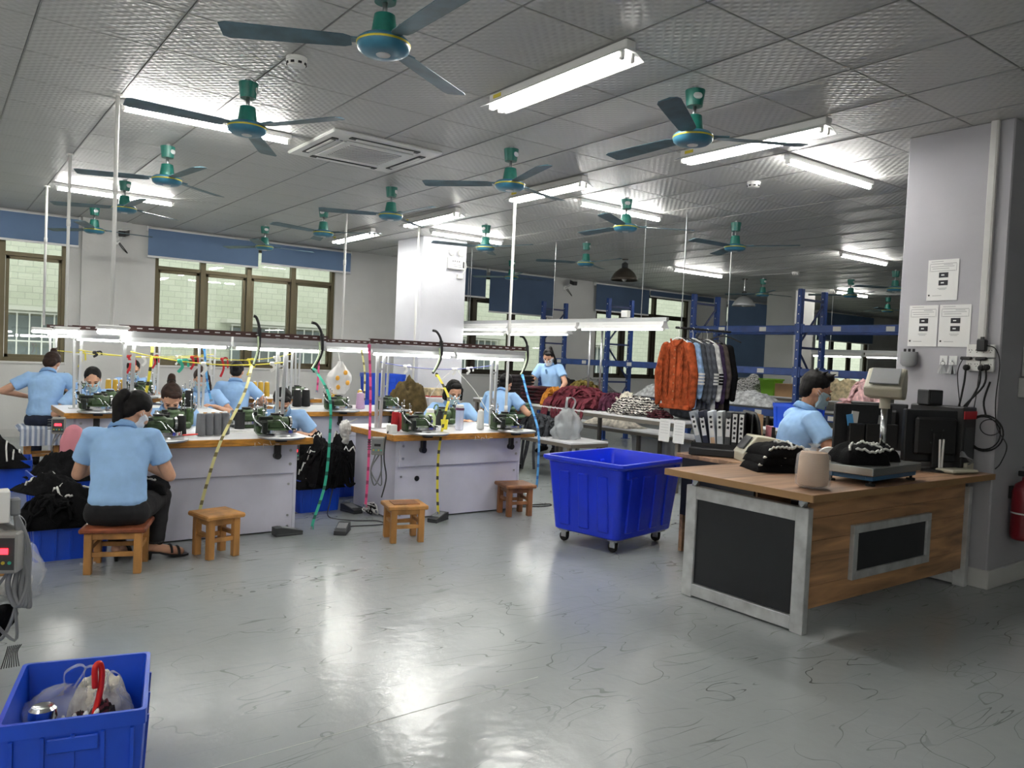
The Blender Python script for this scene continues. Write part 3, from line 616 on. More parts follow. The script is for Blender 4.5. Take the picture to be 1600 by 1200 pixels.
tape([(3.53, 5.85, 1.18), (3.5, 5.6, 1.0), (3.4, 5.46, .9), (3.33, 5.43, .6), (3.32, 5.42, .3), (3.34, 5.42, .05)], 'tp_yellow', 'yellow and black measuring tape hanging in front of the table')
tape([(4.47, 5.86, 1.19), (4.42, 5.7, 1.0), (4.4, 5.5, .7), (4.385, 5.46, .4), (4.38, 5.46, .2)], 'tp_blue', 'light blue measuring tape at the table corner')
tape([(2.93, 5.95, 1.4), (2.88, 5.8, 1.1), (2.84, 5.7, .8), (2.8, 5.62, .4), (2.78, 5.6, .12)], 'tp_pink', 'pink measuring tape hanging from the rail beside the table')
tape([(1.95, 5.9, 1.2), (1.8, 5.6, 1.0), (1.6, 5.42, .7), (1.5, 5.38, .4), (1.43, 5.36, .1)], 'tp_pale', 'pale yellow tape hanging behind the seated woman')
tape([(1.28, 6.0, 1.36), (1.27, 6.05, 1.1), (1.24, 6.1, .85)], 'tp_yellow', 'bright yellow measuring tape by the white rail post')
tape([(3.4, 8.1, 1.38), (3.38, 8.05, 1.15), (3.35, 8.0, .88)], 'tp_pink', 'pink measuring tape in the middle row')
tape([(2.2, 8.1, 1.3), (2.18, 7.9, 1.0), (2.17, 7.7, .8)], 'tp_blue', 'blue measuring tape behind the worker with a bun')
tape([(3.9, 8.1, 1.35), (3.9, 8.0, 1.1), (3.88, 7.95, .8)], 'tp_pale', 'pale tape in front of the olive garments')
# cords strung between the posts, with ribbons
mat('cord_yellow', (226, 214, 70), rough=.7); mat('cord_blue', (90, 96, 150), rough=.7); mat('ribbon_red', (186, 30, 40), rough=.6); mat('ribbon_white', (234, 234, 230), rough=.7)
def cord(a, b, sag, m, label, ribbons=()):
    a, b = Vector(a), Vector(b); o = thing('string_line', label, 'string', a, 0, 'strings between the rail posts')
    P = [(b-a)*t+Vector((0, 0, -sag*4*t*(1-t))) for t in [i/14 for i in range(15)]]; MB().tube(P, .004, 5).build('cord', m, o, smooth=True)
    for t, mm, l in ribbons:
        p = (b-a)*t+Vector((0, 0, -sag*4*t*(1-t))); rb = MB()
        rb.ribbon(smoothpath([p, p+Vector((.02, 0, -l*.5)), p+Vector((-.01, 0, -l))], 4), .022); rb.ribbon(smoothpath([p, p+Vector((.05, 0, .01)), p+Vector((.06, 0, -l*.5))], 4), .016); rb.ell(p, (.02, .012, .018), n=8, m=5); rb.build('ribbon', mm, o)
cord((1.12, 5.93, 1.27), (2.2, 5.93, 1.23), .05, 'cord_yellow', 'yellow string across the front table with ribbons', ((.3, 'teal', .08), (.45, 'ribbon_white', .08), (.92, 'ribbon_white', .06)))
cord((1.1, 8.12, 1.24), (2.2, 8.12, 1.22), .04, 'cord_yellow', 'yellow string across the middle row with red ribbon', ((.12, 'black_plastic', .04), (.38, 'ribbon_red', .16), (.5, 'ribbon_white', .08), (.9, 'ribbon_red', .12)))
cord((3.05, 5.97, 1.26), (4.22, 5.97, 1.27), .05, 'cord_blue', 'blue string across the front table with white bows', ((.2, 'ribbon_white', .06), (.62, 'ribbon_white', .05), (.75, 'ribbon_white', .05)))
cord((2.2, 8.12, 1.22), (3.1, 8.12, 1.28), .05, 'cord_yellow', 'yellow string between the middle row posts', ((.2, 'ribbon_red', .18), (.5, 'cord_yellow', .16), (.8, 'ribbon_white', .08)))
cord((1.12, 10.08, 1.2), (2.85, 10.08, 1.22), .05, 'cord_yellow', 'yellow string across the rear row', ((.15, 'tape_yellow', .16), (.6, 'ribbon_red', .14), (.75, 'ribbon_white', .1)))
# ------------------------------------------------------------------ stools
def stool(x, y, rz, h, w, label, m='stool_wood', top=None, loc_z=0):
    o = thing('wooden_stool', label, 'stool', (x, y, 0), rz, 'low wooden stools'); t = .028
    if top == 'inset':
        MB().box((0, 0, h-.02), (w+.05, w+.02, .03), ch=.006).build('seat', m, o); MB().box((0, 0, h-.003), (w-.05, w-.09, .008), ch=.002).build('seat_inset', 'stool_wood_dark', o)
    else: MB().box((0, 0, h-.015), (w+.05, w+.05, .03), ch=.008).build('seat', top or m, o)
    for i in (-1, 1):
        for j in (-1, 1):
            MB().box((i*(w/2-.02), j*(w/2-.02), (h-.03)/2), (.042, .042, h-.03), ch=.003).build('leg', m, o)
    for s in (-1, 1):
        MB().box((0, s*(w/2-.02), h-.05), (w-.06, .022, .04), ch=.002).build('apron', m, o); MB().box((s*(w/2-.02), 0, h-.05), (.022, w-.06, .04), ch=.002).build('apron', m, o)
        MB().box((0, s*(w/2-.02), h*.42), (w-.06, .022, .026), ch=.002).build('stretcher', m, o); MB().box((s*(w/2-.02), 0, h*.52), (.022, w-.06, .026), ch=.002).build('stretcher', m, o)
stool(.92, 5.08, R_(-20), .27, .3, 'wooden stool with a reddish seat under the seated woman', top='stool_wood_red')
stool(1.5, 5.12, R_(12), .28, .21, 'small plain wooden stool next to the seated woman')
stool(2.78, 4.98, R_(-14), .27, .24, 'low stool with a dark inset seat in front of the lilac table', top='inset')
stool(4.08, 5.38, R_(-12), .27, .23, 'brown wooden stool by the right end of the lilac table', 'stool_wood_dark')
stool(.14, 4.28, 0, .3, .26, 'wooden stool half out of view at the left work place')
stool(2.85, 9.25, 0, .4, .28, 'stool under the worker with a hair bun', 'stool_wood_dark'); stool(.93, 9.15, 0, .4, .28, 'stool under the worker in jeans')
# ------------------------------------------------------------------ bins and crates
mat('blue_plastic', (20, 52, 214), rough=.28, spec=.5, var=.06, vscale=3); mat('crate_blue', (26, 78, 206), rough=.35, var=.06, vscale=4)
def rrect(w, d, r, k=3):
    P = []
    for cx, cy, a0 in ((w/2-r, d/2-r, 0), (-w/2+r, d/2-r, 90), (-w/2+r, -d/2+r, 180), (w/2-r, -d/2+r, 270)):
        for i in range(k+1): a = R_(a0+90*i/k); P.append((cx+r*math.cos(a), cy+r*math.sin(a)))
    return P
def tub(secs, k=3):
    """open vessel from (w, d, r, z) sections going up outside and down inside"""
    return MB().rings([[Vector((x, y, z)) for x, y in rrect(w, d, r, k)] for w, d, r, z in secs])
def crate(x, y, rz, w, d, h, label):
    o = thing('plastic_crate', label, 'crate', (x, y, 0), rz, 'blue plastic crates'); t = .012; b = .92
    tub([(w*b, d*b, .02, 0), (w*.985, d*.985, .02, h*.86), (w, d, .015, h*.86), (w, d, .015, h), (w-2*t, d-2*t, .012, h), (w-2*t-.01, d-2*t-.01, .012, h*.86), (w*b-2*t, d*b-2*t, .012, .01)], 2).build('shell', 'crate_blue', o, auto=35)
    for s in (-1, 1):
        for i in range(5):
            u = (i-2)/4.6; a = math.atan2((1-b)*d/2, h*.86)
            MB().box((u*w*.92, s*(d*(b+.985)/4+.002), h*.43), (.01, .01, h*.84), rx=-s*a).build('rib', 'crate_blue', o)
        for i in range(3):
            u = (i-1)/2.6; a = math.atan2((1-b)*w/2, h*.86)
            MB().box((s*(w*(b+.985)/4+.002), u*d*.9, h*.43), (.01, .01, h*.84), ry=s*a).build('rib', 'crate_blue', o)
        MB().box((0, s*(d/2+.001), h*.76), (w*.34, .008, h*.14), ch=.003).build('handle_panel', 'crate_blue', o)
    return o
CR = [crate(.39, 2.64, R_(-13), .37, .46, .3, 'blue crate of odds and ends with a plastic bag in the foreground'),
      crate(.72, 5.55, 0, .42, .34, .26, 'blue crate of black garments behind the red stool'), crate(.88, 7.2, R_(4), .46, .36, .27, 'blue crate with black knitwear near the pink cushion'),
      crate(.45, 8.15, R_(-4), .62, .42, .27, 'blue crate with black knitwear next to the striped cushion'), crate(2.62, 6.3, R_(3), .38, .36, .27, 'blue crate heaped with white-edged black knitwear between the lilac tables'),
      crate(3.17, 6.83, 0, .4, .36, .26, 'blue crate behind the lilac table with the grey control box'), crate(.32, 9.3, 0, .5, .4, .36, 'blue crate by the back wall behind the striped cushion')]
# wheeled bin
o = thing('wheeled_bin', 'large empty royal blue plastic bin on four casters', 'bin', (4.16, 4.25, 0), R_(11))
tub([(.7, .56, .05, .1), (.72, .58, .05, .11), (.81, .665, .04, .6), (.87, .715, .04, .612), (.885, .73, .04, .625), (.88, .725, .04, .645), (.81, .665, .04, .645), (.79, .645, .035, .61), (.69, .55, .04, .125)], 5).build('tub', 'blue_plastic', o, auto=35)
for s in (-1, 1):
    for i in range(4):
        u = -.24+.16*i; ax = math.atan2(.0375, .49)
        MB().box((u, s*.312, .345), (.085, .02, .4), rx=-s*ax, ch=.006).build('rib_panel', 'blue_plastic', o)
        if i < 3: MB().box((s*.382, -.17+.17*i, .345), (.02, .09, .4), ry=s*R_(5), ch=.006).build('rib_panel', 'blue_plastic', o)
        if i in (0, 3): MB().box((u*1.3, s*.335, .565), (.05, .02, .06), ch=.004).build('lug', 'blue_plastic', o)
    for i in range(4):
        MB().box((-.24+.16*i, s*.298, .53), (.06, .02, .08), rx=s*R_(-4), ch=.006).build('inner_rib', 'blue_plastic', o)
for i in (-1, 1):
    for j in (-1, 1):
        c = bpy.data.objects.new('caster', MB().box((0, 0, .088), (.08, .08, .012)).mesh('caster', 'steel')); COL.objects.link(c); c.parent = o; c.location = (i*.28, j*.22, 0)
        MB().box((-.022, .01, .06), (.004, .045, .05), ch=.001).build('fork', 'chrome', c); MB().box((.022, .01, .06), (.004, .045, .05), ch=.001).build('fork', 'chrome', c)
        MB().lathe([(.012, -.016), (.032, -.016), (.036, -.01), (.036, .01), (.032, .016), (.012, .016)], (0, .018, .037), 18, Matrix.Rotation(R_(90), 3, 'Y')).build('wheel', 'black_rubber', c, auto=40)
# ------------------------------------------------------------------ office desk
def wood(name, c, sc=(1, 9, 9)):
    m = mat(name, c, rough=.42, var=.0); nt, b = nodes(m); tc = nt.nodes.new('ShaderNodeTexCoord'); mp = nt.nodes.new('ShaderNodeMapping'); mp.inputs['Scale'].default_value = sc; nt.links.new(tc.outputs['Object'], mp.inputs[0])
    n = nt.nodes.new('ShaderNodeTexNoise'); n.inputs['Scale'].default_value = 1.6; n.inputs['Detail'].default_value = 8; n.inputs['Distortion'].default_value = .7; nt.links.new(mp.outputs[0], n.inputs['Vector'])
    r = nt.nodes.new('ShaderNodeValToRGB'); e = r.color_ramp.elements; e[0].position = .32; e[0].color = rgb(*[v*.72 for v in c]); e[1].position = .68; e[1].color = rgb(*[min(255, v*1.16) for v in c]); nt.links.new(n.outputs['Fac'], r.inputs[0]); nt.links.new(r.outputs[0], b.inputs[0])
wood('walnut', (184, 140, 98)); wood('walnut_top', (152, 120, 94)); mat('edge_tan', (152, 118, 78), rough=.5); mat('silver_paint', (200, 202, 202), rough=.42, metal=.35, var=.1, vscale=12); mat('panel_black', (24, 26, 30), rough=.4)
DT = .75
dk = thing('office_desk', 'wood-look office desk with silver-framed black side panel', 'desk', (3.43, 2.15, 0))
MB().box((1.0, .475, DT-.018), (2.0, .95, .036), ch=.003).build('desktop', 'walnut_top', dk)
MB().box((1.0, -.001, DT-.018), (2.0, .004, .036)).build('edge_strip', 'edge_tan', dk); MB().box((-.001, .475, DT-.018), (.004, .95, .036)).build('edge_strip', 'edge_tan', dk)
def side_frame(x):
    f = MB(); f.box((x, .16, .325), (.045, .075, .65), ch=.003); f.box((x, .885, .325), (.045, .075, .65), ch=.003); f.box((x, .5225, .6125), (.044, .655, .075), ch=.003); f.box((x, .5225, .045), (.044, .655, .07), ch=.003)
    fo = f.build('side_frame', 'silver_paint', dk); MB().box((x, .5225, .33), (.014, .655, .49)).build('side_panel', 'panel_black', fo)
    for y in (.17, .87): MB().cyl((x, y, .65), (x, y, .715), .024, n=16).build('standoff', 'chrome', dk, smooth=True)
side_frame(.185); side_frame(1.975)
for k in range(5):   # horizontal boards of the modesty panel
    z0 = .115+k*.118; MB().box((1.08, .16, z0+.0585), (1.74, .02, .1165), ch=.0015).build('front_board', 'walnut', dk)
ff = MB()
for x, z, w, h in ((1.04, .5, .86, .045), (1.04, .245, .86, .045), (.6325, .3725, .045, .21), (1.4475, .3725, .045, .21)): ff.box((x, .137, z), (w, .026, h), ch=.002)
fo = ff.build('inset_frame', 'silver_paint', dk); MB().box((1.04, .143, .3725), (.77, .01, .21)).build('inset_panel', 'panel_black', fo)
MB().box((1.05, .2, .69), (1.7, .1, .04)).build('under_rail', 'panel_black', dk)
# return table
rt = thing('side_desk', 'narrow wood-topped return desk with black front holding the binders', 'desk', (4.36, 3.14, 0))
MB().box((.22, .35, .7), (.44, .7, .03), ch=.003).build('desktop', 'walnut_top', rt); MB().box((.02, .34, .48), (.018, .62, .41)).build('front_panel', 'panel_black', rt); MB().box((.41, .34, .35), (.018, .62, .67)).build('back_panel', 'panel_black', rt)
for y in (.03, .65): MB().box((.22, y, .345), (.38, .03, .68)).build('leg_panel', 'walnut_top', rt)
# ------------------------------------------------------------------ things on the desk
mat('card', (176, 140, 100), rough=.85, var=.06, vscale=5); mat('yarn_beige', (206, 172, 140), rough=.9, bump=.5, bscale=40, stretch=(1, 1, 12)); mat('office_beige', (188, 184, 166), rough=.5); mat('scale_blue', (40, 90, 130), rough=.45); mat('pan_steel', (176, 178, 176), rough=.26, metal=.85)
# bagged yarn cone
o = thing('yarn_cone', 'beige yarn cone wrapped in a clear plastic bag', 'yarn', (3.64, 2.29, DT))
MB().lathe([(.05, .012), (.072, .02), (.077, .05), (.072, .16), (.064, .185), (.02, .19)], n=28).build('yarn', 'yarn_beige', o, auto=60)
def bagf(u, v):
    a = 2*math.pi*u; r = [.062, .084, .086, .08, .05, .014, .02, .034][min(7, int(v*7.99))]; z = [.004, .02, .1, .17, .2, .207, .216, .228][min(7, int(v*7.99))]
    n = noise.noise(Vector((math.cos(a)*2.5, math.sin(a)*2.5, v*4)))*.006; return ((r+n)*math.cos(a), (r+n)*math.sin(a), z)
MB().grid(bagf, 36, 7).build('plastic_bag', 'bag_film', o, smooth=True); MB().lathe([(.016, .202), (.018, .206), (.016, .21)], n=12).build('bag_tie', 'bag_film', o)
# weighing scale
sc = thing('weighing_scale', 'platform weighing scale with steel pan and beige display head', 'scale', (4.28, 2.33, DT), R_(4))
MB().box((0, 0, .078), (.6, .29, .045), ch=.004).build('pan', 'pan_steel', sc); b_ = MB()
for s in (-1, 1): b_.box((0, s*.11, .043), (.54, .04, .03), ch=.003); b_.box((s*.24, 0, .04), (.04, .24, .026), ch=.003)
b_.build('base_frame', 'scale_blue', sc)
for i in (-1, 1):
    for j in (-1, 1): MB().lathe([(.024, 0), (.024, .012), (.008, .014), (.008, .03)], (i*.25, j*.11, 0), 12).build('foot', 'black_rubber', sc, auto=40)
MB().cyl((.18, .03, .1), (.18, .03, .42), .018, n=16).build('column', 'chrome', sc, smooth=True); MB().lathe([(.03, .4), (.03, .46), (.024, .47)], (.18, .03, 0), 14).build('collar', 'office_beige', sc, auto=40)
hd = MB().prism([(-.13, .47), (.1, .45), (.15, .5), (.15, .59), (.11, .635), (.02, .63), (-.17, .52)], .2, Matrix.Translation((.18, .03, 0)) @ Matrix.Rotation(R_(18), 4, 'Z')).build('display_head', 'office_beige', sc, bevel=.012)
MB().box((.1, .0, .588), (.17, .15, .008), rz=R_(18), ry=R_(-30)).build('key_panel', 'grey_plastic', hd)
# knitwear on the scale and the desk : black cloth with white ruffled trim
mat('black_knit', (20, 20, 22), rough=.95, spec=.15, bump=.5, bscale=160, var=.2, vscale=30); mat('trim_white', (226, 226, 220), rough=.9, bump=.4, bscale=120)
def pad_z(u, v, w, d, h, seed, amp):
    q = 4 if amp < .5 else 2; e = max(0, 1-abs(u)**q)*max(0, 1-abs(v)**q); pw = .4 if amp < .5 else .75   # flat pad or rounded heap
    f = noise.fractal(Vector((u*2+seed, v*2, seed*.7)), 1, 2, 3); g = abs(noise.noise(Vector((u*4+seed, v*4, seed)))) if amp >= .5 else 0
    return h*e**pw*(1+amp*.5*f-g*.5)
def knit_pad(x, y, z, w, d, h, seed, label, rz=0, trims=(), group='black knitted pieces with white trim', cat='garment', m='black_knit', amp=.35, name='knitted_piece', tm='trim_white', n=22):
    """soft folded piece of knitwear; trims = polylines in (u, v) laid on its surface"""
    o = thing(name, label, cat, (x, y, z), rz, group)
    def f(u, v):
        u, v = u*2-1, v*2-1; wob = .06*noise.noise(Vector((u*1.5, v*1.5, seed*3.1)))
        return ((u+wob)*w/2, (v+wob)*d/2, max(.004, pad_z(u, v, w, d, h, seed, amp)))
    mb = MB().grid(f, n, n)
    k = len(mb.v); ring = [i for i in range(n+1)]+[j*(n+1)+n for j in range(1, n+1)]+[n*(n+1)+i for i in range(n-1, -1, -1)]+[j*(n+1) for j in range(n-1, 0, -1)]
    mb.v += [(mb.v[i][0]*.96, mb.v[i][1]*.96, 0) for i in ring]; L = len(ring)
    for i in range(L): mb.f.append((ring[i], k+i, k+(i+1) % L, ring[(i+1) % L])); mb.mi.append(0)
    mb.f.append(tuple(k+i for i in range(L-1, -1, -1))); mb.mi.append(0)
    mb.build('cloth', m, o, smooth=True)
    for tr in trims:
        P = []; pts = smoothpath([(a, b, 0) for a, b in tr], 8)
        for i, p in enumerate(pts):
            u, v = p.x, p.y; q = f((u+1)/2, (v+1)/2); P.append(Vector(q)+Vector((0, 0, .006+.005*math.sin(i*1.9))))
        MB().tube(P, .007, 6).build('trim', tm, o, smooth=True)
    return o
knit_pad(4.16, 2.35, DT+.102, .26, .22, .1, 3, 'domed black knit with white ruffled edge on the scale pan', R_(-25), (((-.8, -.7), (-.5, -.2), (-.1, 0), (.3, -.2), (.8, -.6)), ((-.6, -.85), (.2, -.9), (.7, -.8))))
knit_pad(4.43, 2.4, DT+.102, .2, .2, .08, 7, 'smaller black knit with zigzag white edge behind on the scale pan', R_(-20), (((-.85, .0), (-.3, .1), (.3, 0), (.85, -.2)), ((-.6, -.85), (.5, -.85))))
for i in range(3): knit_pad(4.05+.01*i, 2.8-.005*i, DT+.045*i, .34-.02*i, .26, .07, 11+i*5, ['lowest', 'middle', 'topmost'][i]+' black knitted piece of the pile on the desk', R_(-30+4*i), (((-.9, -.85), (-.5, -.8), (-.1, -.9), (.3, -.8), (.8, -.88)), ((.1, -.9), (.2, -.2), (-.1, .3))))
# tape rolls
def roll(x, y, z, r, w, rz, label):
    o = thing('tape_roll', label, 'tape', (x, y, z), rz, 'white adhesive rolls'); M = Matrix.Rotation(R_(90), 3, 'X')
    MB().lathe([(r*.45, -w/2), (r, -w/2), (r, w/2), (r*.45, w/2), (r*.45, -w/2)], (0, 0, r), 26, M, caps=False).build('roll', 'paper', o, auto=40); MB().lathe([(r*.38, -w/2), (r*.45, -w/2), (r*.45, w/2), (r*.38, w/2), (r*.38, -w/2)], (0, 0, r), 22, M, caps=False).build('core', 'card', o, auto=40)
roll(4.42, 2.68, DT, .07, .05, R_(-50), 'thick white roll standing behind the scale'); roll(4.33, 2.74, DT, .055, .05, R_(-50), 'smaller white roll next to the thick one')
# black desk screen with pocket organiser, and two monitors seen from behind
ds = thing('desk_screen', 'black desk screen with a pocket organiser facing away from the man', 'screen', (4.81, 2.7, DT), R_(-32))
MB().box((0, 0, .2), (.38, .025, .4), ch=.004).build('board', 'panel_black', ds); MB().box((0, 0, .008), (.3, .12, .016), ch=.004).build('foot', 'panel_black', ds)
for k in range(3):
    p = MB().box((-.06+.11*k, -.035, .2), (.1, .04, .16), ch=.004).build('pocket', 'black_plastic', ds)
MB().box((-.07, -.03, .31), (.045, .006, .09), ry=.1).build('paper_slip', 'paper', ds); MB().box((-.1, -.032, .3), (.04, .006, .07), ry=-.2).build('card_slip', 'tape_blue', ds); MB().box((.1, -.03, .3), (.02, .01, .07), ry=.1).build('pen', 'grey_plastic', ds)
def monitor(x, y, rz, w, h, zc, label, arm=False):
    o = thing('monitor', label, 'monitor', (x, y, DT), rz, 'black computer monitors seen from behind')
    MB().box((0, 0, zc), (w, .04, h), ch=.006).build('back_shell', 'panel_black', o); MB().box((0, -.03, zc), (w*.7, .035, h*.72), ch=.014).build('back_bulge', 'black_plastic', o); MB().box((0, .021, zc), (w-.03, .004, h-.03)).build('screen', 'dark_grey', o)
    MB().box((0, -.045, zc/2+.02), (.06, .025, zc), ch=.004).build('neck', 'black_plastic', o); MB().lathe([(.1, 0), (.1, .008), (.09, .014), (.02, .016)], (0, -.03, 0), 26).build('base', 'black_plastic', o, auto=40)
    for i in (-1, 1):
        for j in (-1, 1): MB().cyl((i*.04, -.05, zc+j*.04), (i*.04, -.047, zc+j*.04), .006, n=8).build('screw_hole', 'dark_grey', o)
monitor(5.15, 2.42, R_(-30), .4, .33, .22, 'black computer monitor whose back faces the desk front'); monitor(5.3, 2.86, R_(-70), .36, .32, .24, 'second black monitor close to the pillar')
o = thing('speaker', 'small black cube speaker on top of the monitors by the pillar', 'speaker', (5.3, 2.52, 1.16), R_(-20)); MB().box((0, 0, .05), (.12, .1, .1), ch=.006).build('cabinet', 'black_plastic', o); MB().box((.0, -.052, .05), (.09, .006, .075)).build('grille', 'dark_grey', o)
o = thing('pc_tower', 'black computer tower with red trim against the pillar', 'computer', (5.36, 2.46, DT), 0); MB().box((0, 0, .205), (.18, .34, .41), ch=.006).build('case', 'black_plastic', o); MB().box((-.0, -.172, .36), (.17, .006, .05)).build('red_trim', 'ribbon_red', o); MB().box((-.0, -.172, .18), (.12, .006, .2)).build('grille', 'dark_grey', o)
# router
o = thing('wifi_router', 'white wireless router with upright antennas on the desk', 'router', (5.2, 2.28, DT), R_(-12)); MB().box((0, 0, .014), (.24, .13, .022), ch=.008).build('body', 'office_beige', o)
for x, y, t in ((-.1, .05, -.05), (-.06, .06, .02), (.1, .05, .03)): MB().box((x, y, .11), (.012, .012, .19), ry=t, ch=.003).build('antenna', 'white_plastic', o)
o = thing('network_switch', 'beige network box with grey cables behind the router', 'switch', (5.36, 2.26, DT), 0); MB().box((0, .08, .03), (.1, .14, .05), ch=.005).build('body', 'office_beige', o)
for i in range(4): MB().tube(smoothpath([(-.03+.02*i, .02, .04), (-.06, -.03+.01*i, .08), (-.1, .02, .1+.01*i), (-.02, .1, .07)], 5), .004).build('cable', 'grey_plastic', o, smooth=True)
# printer, binders, cartons
o = thing('label_printer', 'cream desktop printer beside the man', 'printer', (4.56, 3.3, .715), R_(-35)); MB().prism([(-.13, 0), (.13, 0), (.13, .16), (-.04, .18), (-.13, .06)], .22, Matrix.Rotation(R_(0), 4, 'Z')).build('body', 'office_beige', o, bevel=.008); MB().box((-.09, 0, .13), (.1, .14, .006), ry=R_(-53)).build('panel', 'dark_grey', o); MB().box((.0, -.111, .12), (.06, .004, .012)).build('logo_plate', 'ribbon_red', o)
rk = thing('file_rack', 'black plastic file rack with a pen tray on the return desk', 'file rack', (4.6, 3.66, .715), R_(-58))
f_ = MB(); f_.box((.03, .0, .012), (.42, .26, .024)); f_.box((.03, .12, .16), (.42, .01, .3)); f_.box((.235, .0, .16), (.01, .26, .3)); f_.box((-.175, .03, .05), (.01, .2, .08)); f_.box((.03, -.1, .05), (.42, .01, .07)); f_.build('tray', 'black_plastic', rk); MB().box((.03, -.15, .03), (.42, .1, .05), ch=.004).build('pen_tray', 'black_plastic', rk)
cols = [('binder_grey', (150, 156, 166)), ('binder_navy', (34, 40, 62)), ('binder_white', (206, 210, 218)), ('binder_pale', (188, 192, 196)), ('binder_charcoal', (70, 72, 74)), ('binder_black', (40, 40, 42)), ('binder_dark', (52, 54, 58))]
desc = ['pale grey binder leaning at the end of the rack', 'navy binder leaning in the rack', 'white binder with an orange spine label in the rack', 'light grey binder in the middle of the rack', 'charcoal binder with a white label in the rack', 'black binder with two white labels in the rack', 'dark binder with a long lettered white label in the rack']
Mr = Matrix.Translation((4.6, 3.66, .715)) @ Matrix.Rotation(R_(-58), 4, 'Z')
for i, (n_, c_) in enumerate(cols):
    mat(n_, c_, rough=.6); lx = -.11+.045*i; p = Mr @ Vector((lx, .01, .024)); t = R_(-16+4*i) if i < 5 else 0
    o = thing('ring_binder', desc[i], 'binder', p, R_(-58), 'ring binders in the black rack')
    T = Matrix.Rotation(t, 4, 'Y')
    b2 = MB().box(T @ Vector((0, 0, .145)), (.04, .2, .29), ry=t, ch=.002).build('cover', n_, o)
    MB().box(T @ Vector((0, -.1012, .18)), (.03, .002, .2 if i > 4 else .13), ry=t).build('spine_label', 'paper', b2)
    for k in range(5 if i > 4 else 3): MB().box(T @ Vector((.0, -.1026, .25-.035*k)), (.016, .002, .018), ry=t+.3).build('lettering', 'ink', b2)
    if i == 2: MB().box(T @ Vector((0, -.1014, .06)), (.03, .002, .09), ry=t).build('orange_label', 'yarn_beige', b2)
o = thing('notebook', 'pink spiral notebook behind the man', 'notebook', (4.78, 3.36, .715), R_(-40)); MB().box((0, 0, .12), (.02, .16, .22)).build('cover', 'notebook_pink' if mat('notebook_pink', (206, 130, 140)) else '', o); MB().box((0, -.085, .12), (.022, .012, .22)).build('spiral', 'black_plastic', o)
ch = thing('office_chair', 'black office chair the man at the desk sits on', 'chair', (5.02, 3.36, 0), R_(-127))
remesh(MB().box((0, .02, .43), (.46, .44, .08), ch=.03).build('seat', 'black_plastic', ch), .014, 4)
remesh(MB().loft([((0, -.24, .52), .19, .035, (1, 0, 0), (0, 1, 0)), ((0, -.26, .75), .22, .04, (1, 0, 0), (0, 1, 0)), ((0, -.29, .98), .2, .035, (1, 0, 0), (0, 1, 0)), ((0, -.3, 1.04), .15, .025, (1, 0, 0), (0, 1, 0))]).build('backrest', 'black_plastic', ch), .014, 4)
MB().cyl((0, 0, .1), (0, 0, .4), .028, n=12).build('gas_lift', 'chrome', ch, smooth=True); MB().box((0, -.2, .45), (.06, .1, .03)).build('back_bar', 'black_plastic', ch)
for k in range(5):
    a = k*2*math.pi/5; MB().cyl((0, 0, .1), (.21*math.cos(a), .21*math.sin(a), .065), .022, .016, 8).build('base_arm', 'black_plastic', ch); MB().lathe([(.01, -.02), (.026, -.018), (.026, .018), (.01, .02)], (.21*math.cos(a), .21*math.sin(a), .027), 12, Matrix.Rotation(R_(90), 3, 'X')).build('castor', 'black_rubber', ch)
# ------------------------------------------------------------------ pillar fittings
PX = 5.468
def sheet(y0, y1, z0, z1, label):
    o = thing('notice_sheet', label, 'notice', (PX-.0015, (y0+y1)/2, z0), 0, 'printed notices on the pillar'); w, h = y1-y0, z1-z0
    MB().box((0, 0, h/2), (.002, w, h)).build('paper', 'paper', o)
    for s in (.62, .43): p = MB().box((-.0018, -.005, h*s), (.001, w*.3, .034)).build('dark_picture', 'ink', o); MB().box((-.0028, .0, h*s), (.001, w*.1, .008)).build('picture_mark', 'label_white', p)
    for k, (zz, ww, yy) in enumerate(((.955, .4, .25), (.9, .85, 0), (.87, .3, -.2), (.83, .75, .02), (.78, .55, .1), (.72, .8, 0), (.3, .3, 0), (.27, .22, 0), (.12, .3, .2))): MB().box((-.0016, yy*w*.8, h*zz), (.001, w*ww, .0025)).build('text_line', 'grey_plastic', o)
    for sgn in (-1, 1): MB().box((-.0016, sgn*w*.43, h*.8), (.001, .0015, h*.18)).build('text_line', 'grey_plastic', o)
    MB().cyl((-.004, w*.42, h*.13), (-.0005, w*.42, h*.13), .006, n=8).build('seal', 'ink', o)
sheet(2.465, 2.665, 1.86, 2.135, 'upper single printed notice sheet on the pillar'); sheet(2.58, 2.775, 1.55, 1.83, 'printed notice of the lower pair farther from the cable duct'); sheet(2.37, 2.57, 1.55, 1.83, 'printed notice of the lower pair next to the cable duct')
o = thing('cable_duct', 'white vertical cable duct on the notice pillar', 'cable duct', (PX-.012, 2.29, 0)); MB().box((0, 0, 2.3), (.024, .05, 1.395), ch=.003).build('channel', 'wall_white', o); MB().box((-.0135, 0, 2.3), (.003, .03, 1.39)).build('cover', 'wall_white', o)
for k, (z, l) in enumerate(((1.525, 'upper'), (1.435, 'lower'))):
    o = thing('socket_panel', l+' white power socket panel on the pillar', 'socket', (PX-.012, 2.29, z), 0, 'white wall sockets'); MB().box((0, 0, 0), (.024, .17, .084), ch=.004).build('plate', 'white_plastic', o)
    for i in range(4):
        c = Vector((-.0125, -.06+.04*i, 0))
        for a in range(3): MB().box(c+Vector((0, .009*math.cos(2.1*a+.5), .009*math.sin(2.1*a+.5))), (.002, .003, .009), rx=2.1*a).build('slot', 'black_plastic', o)
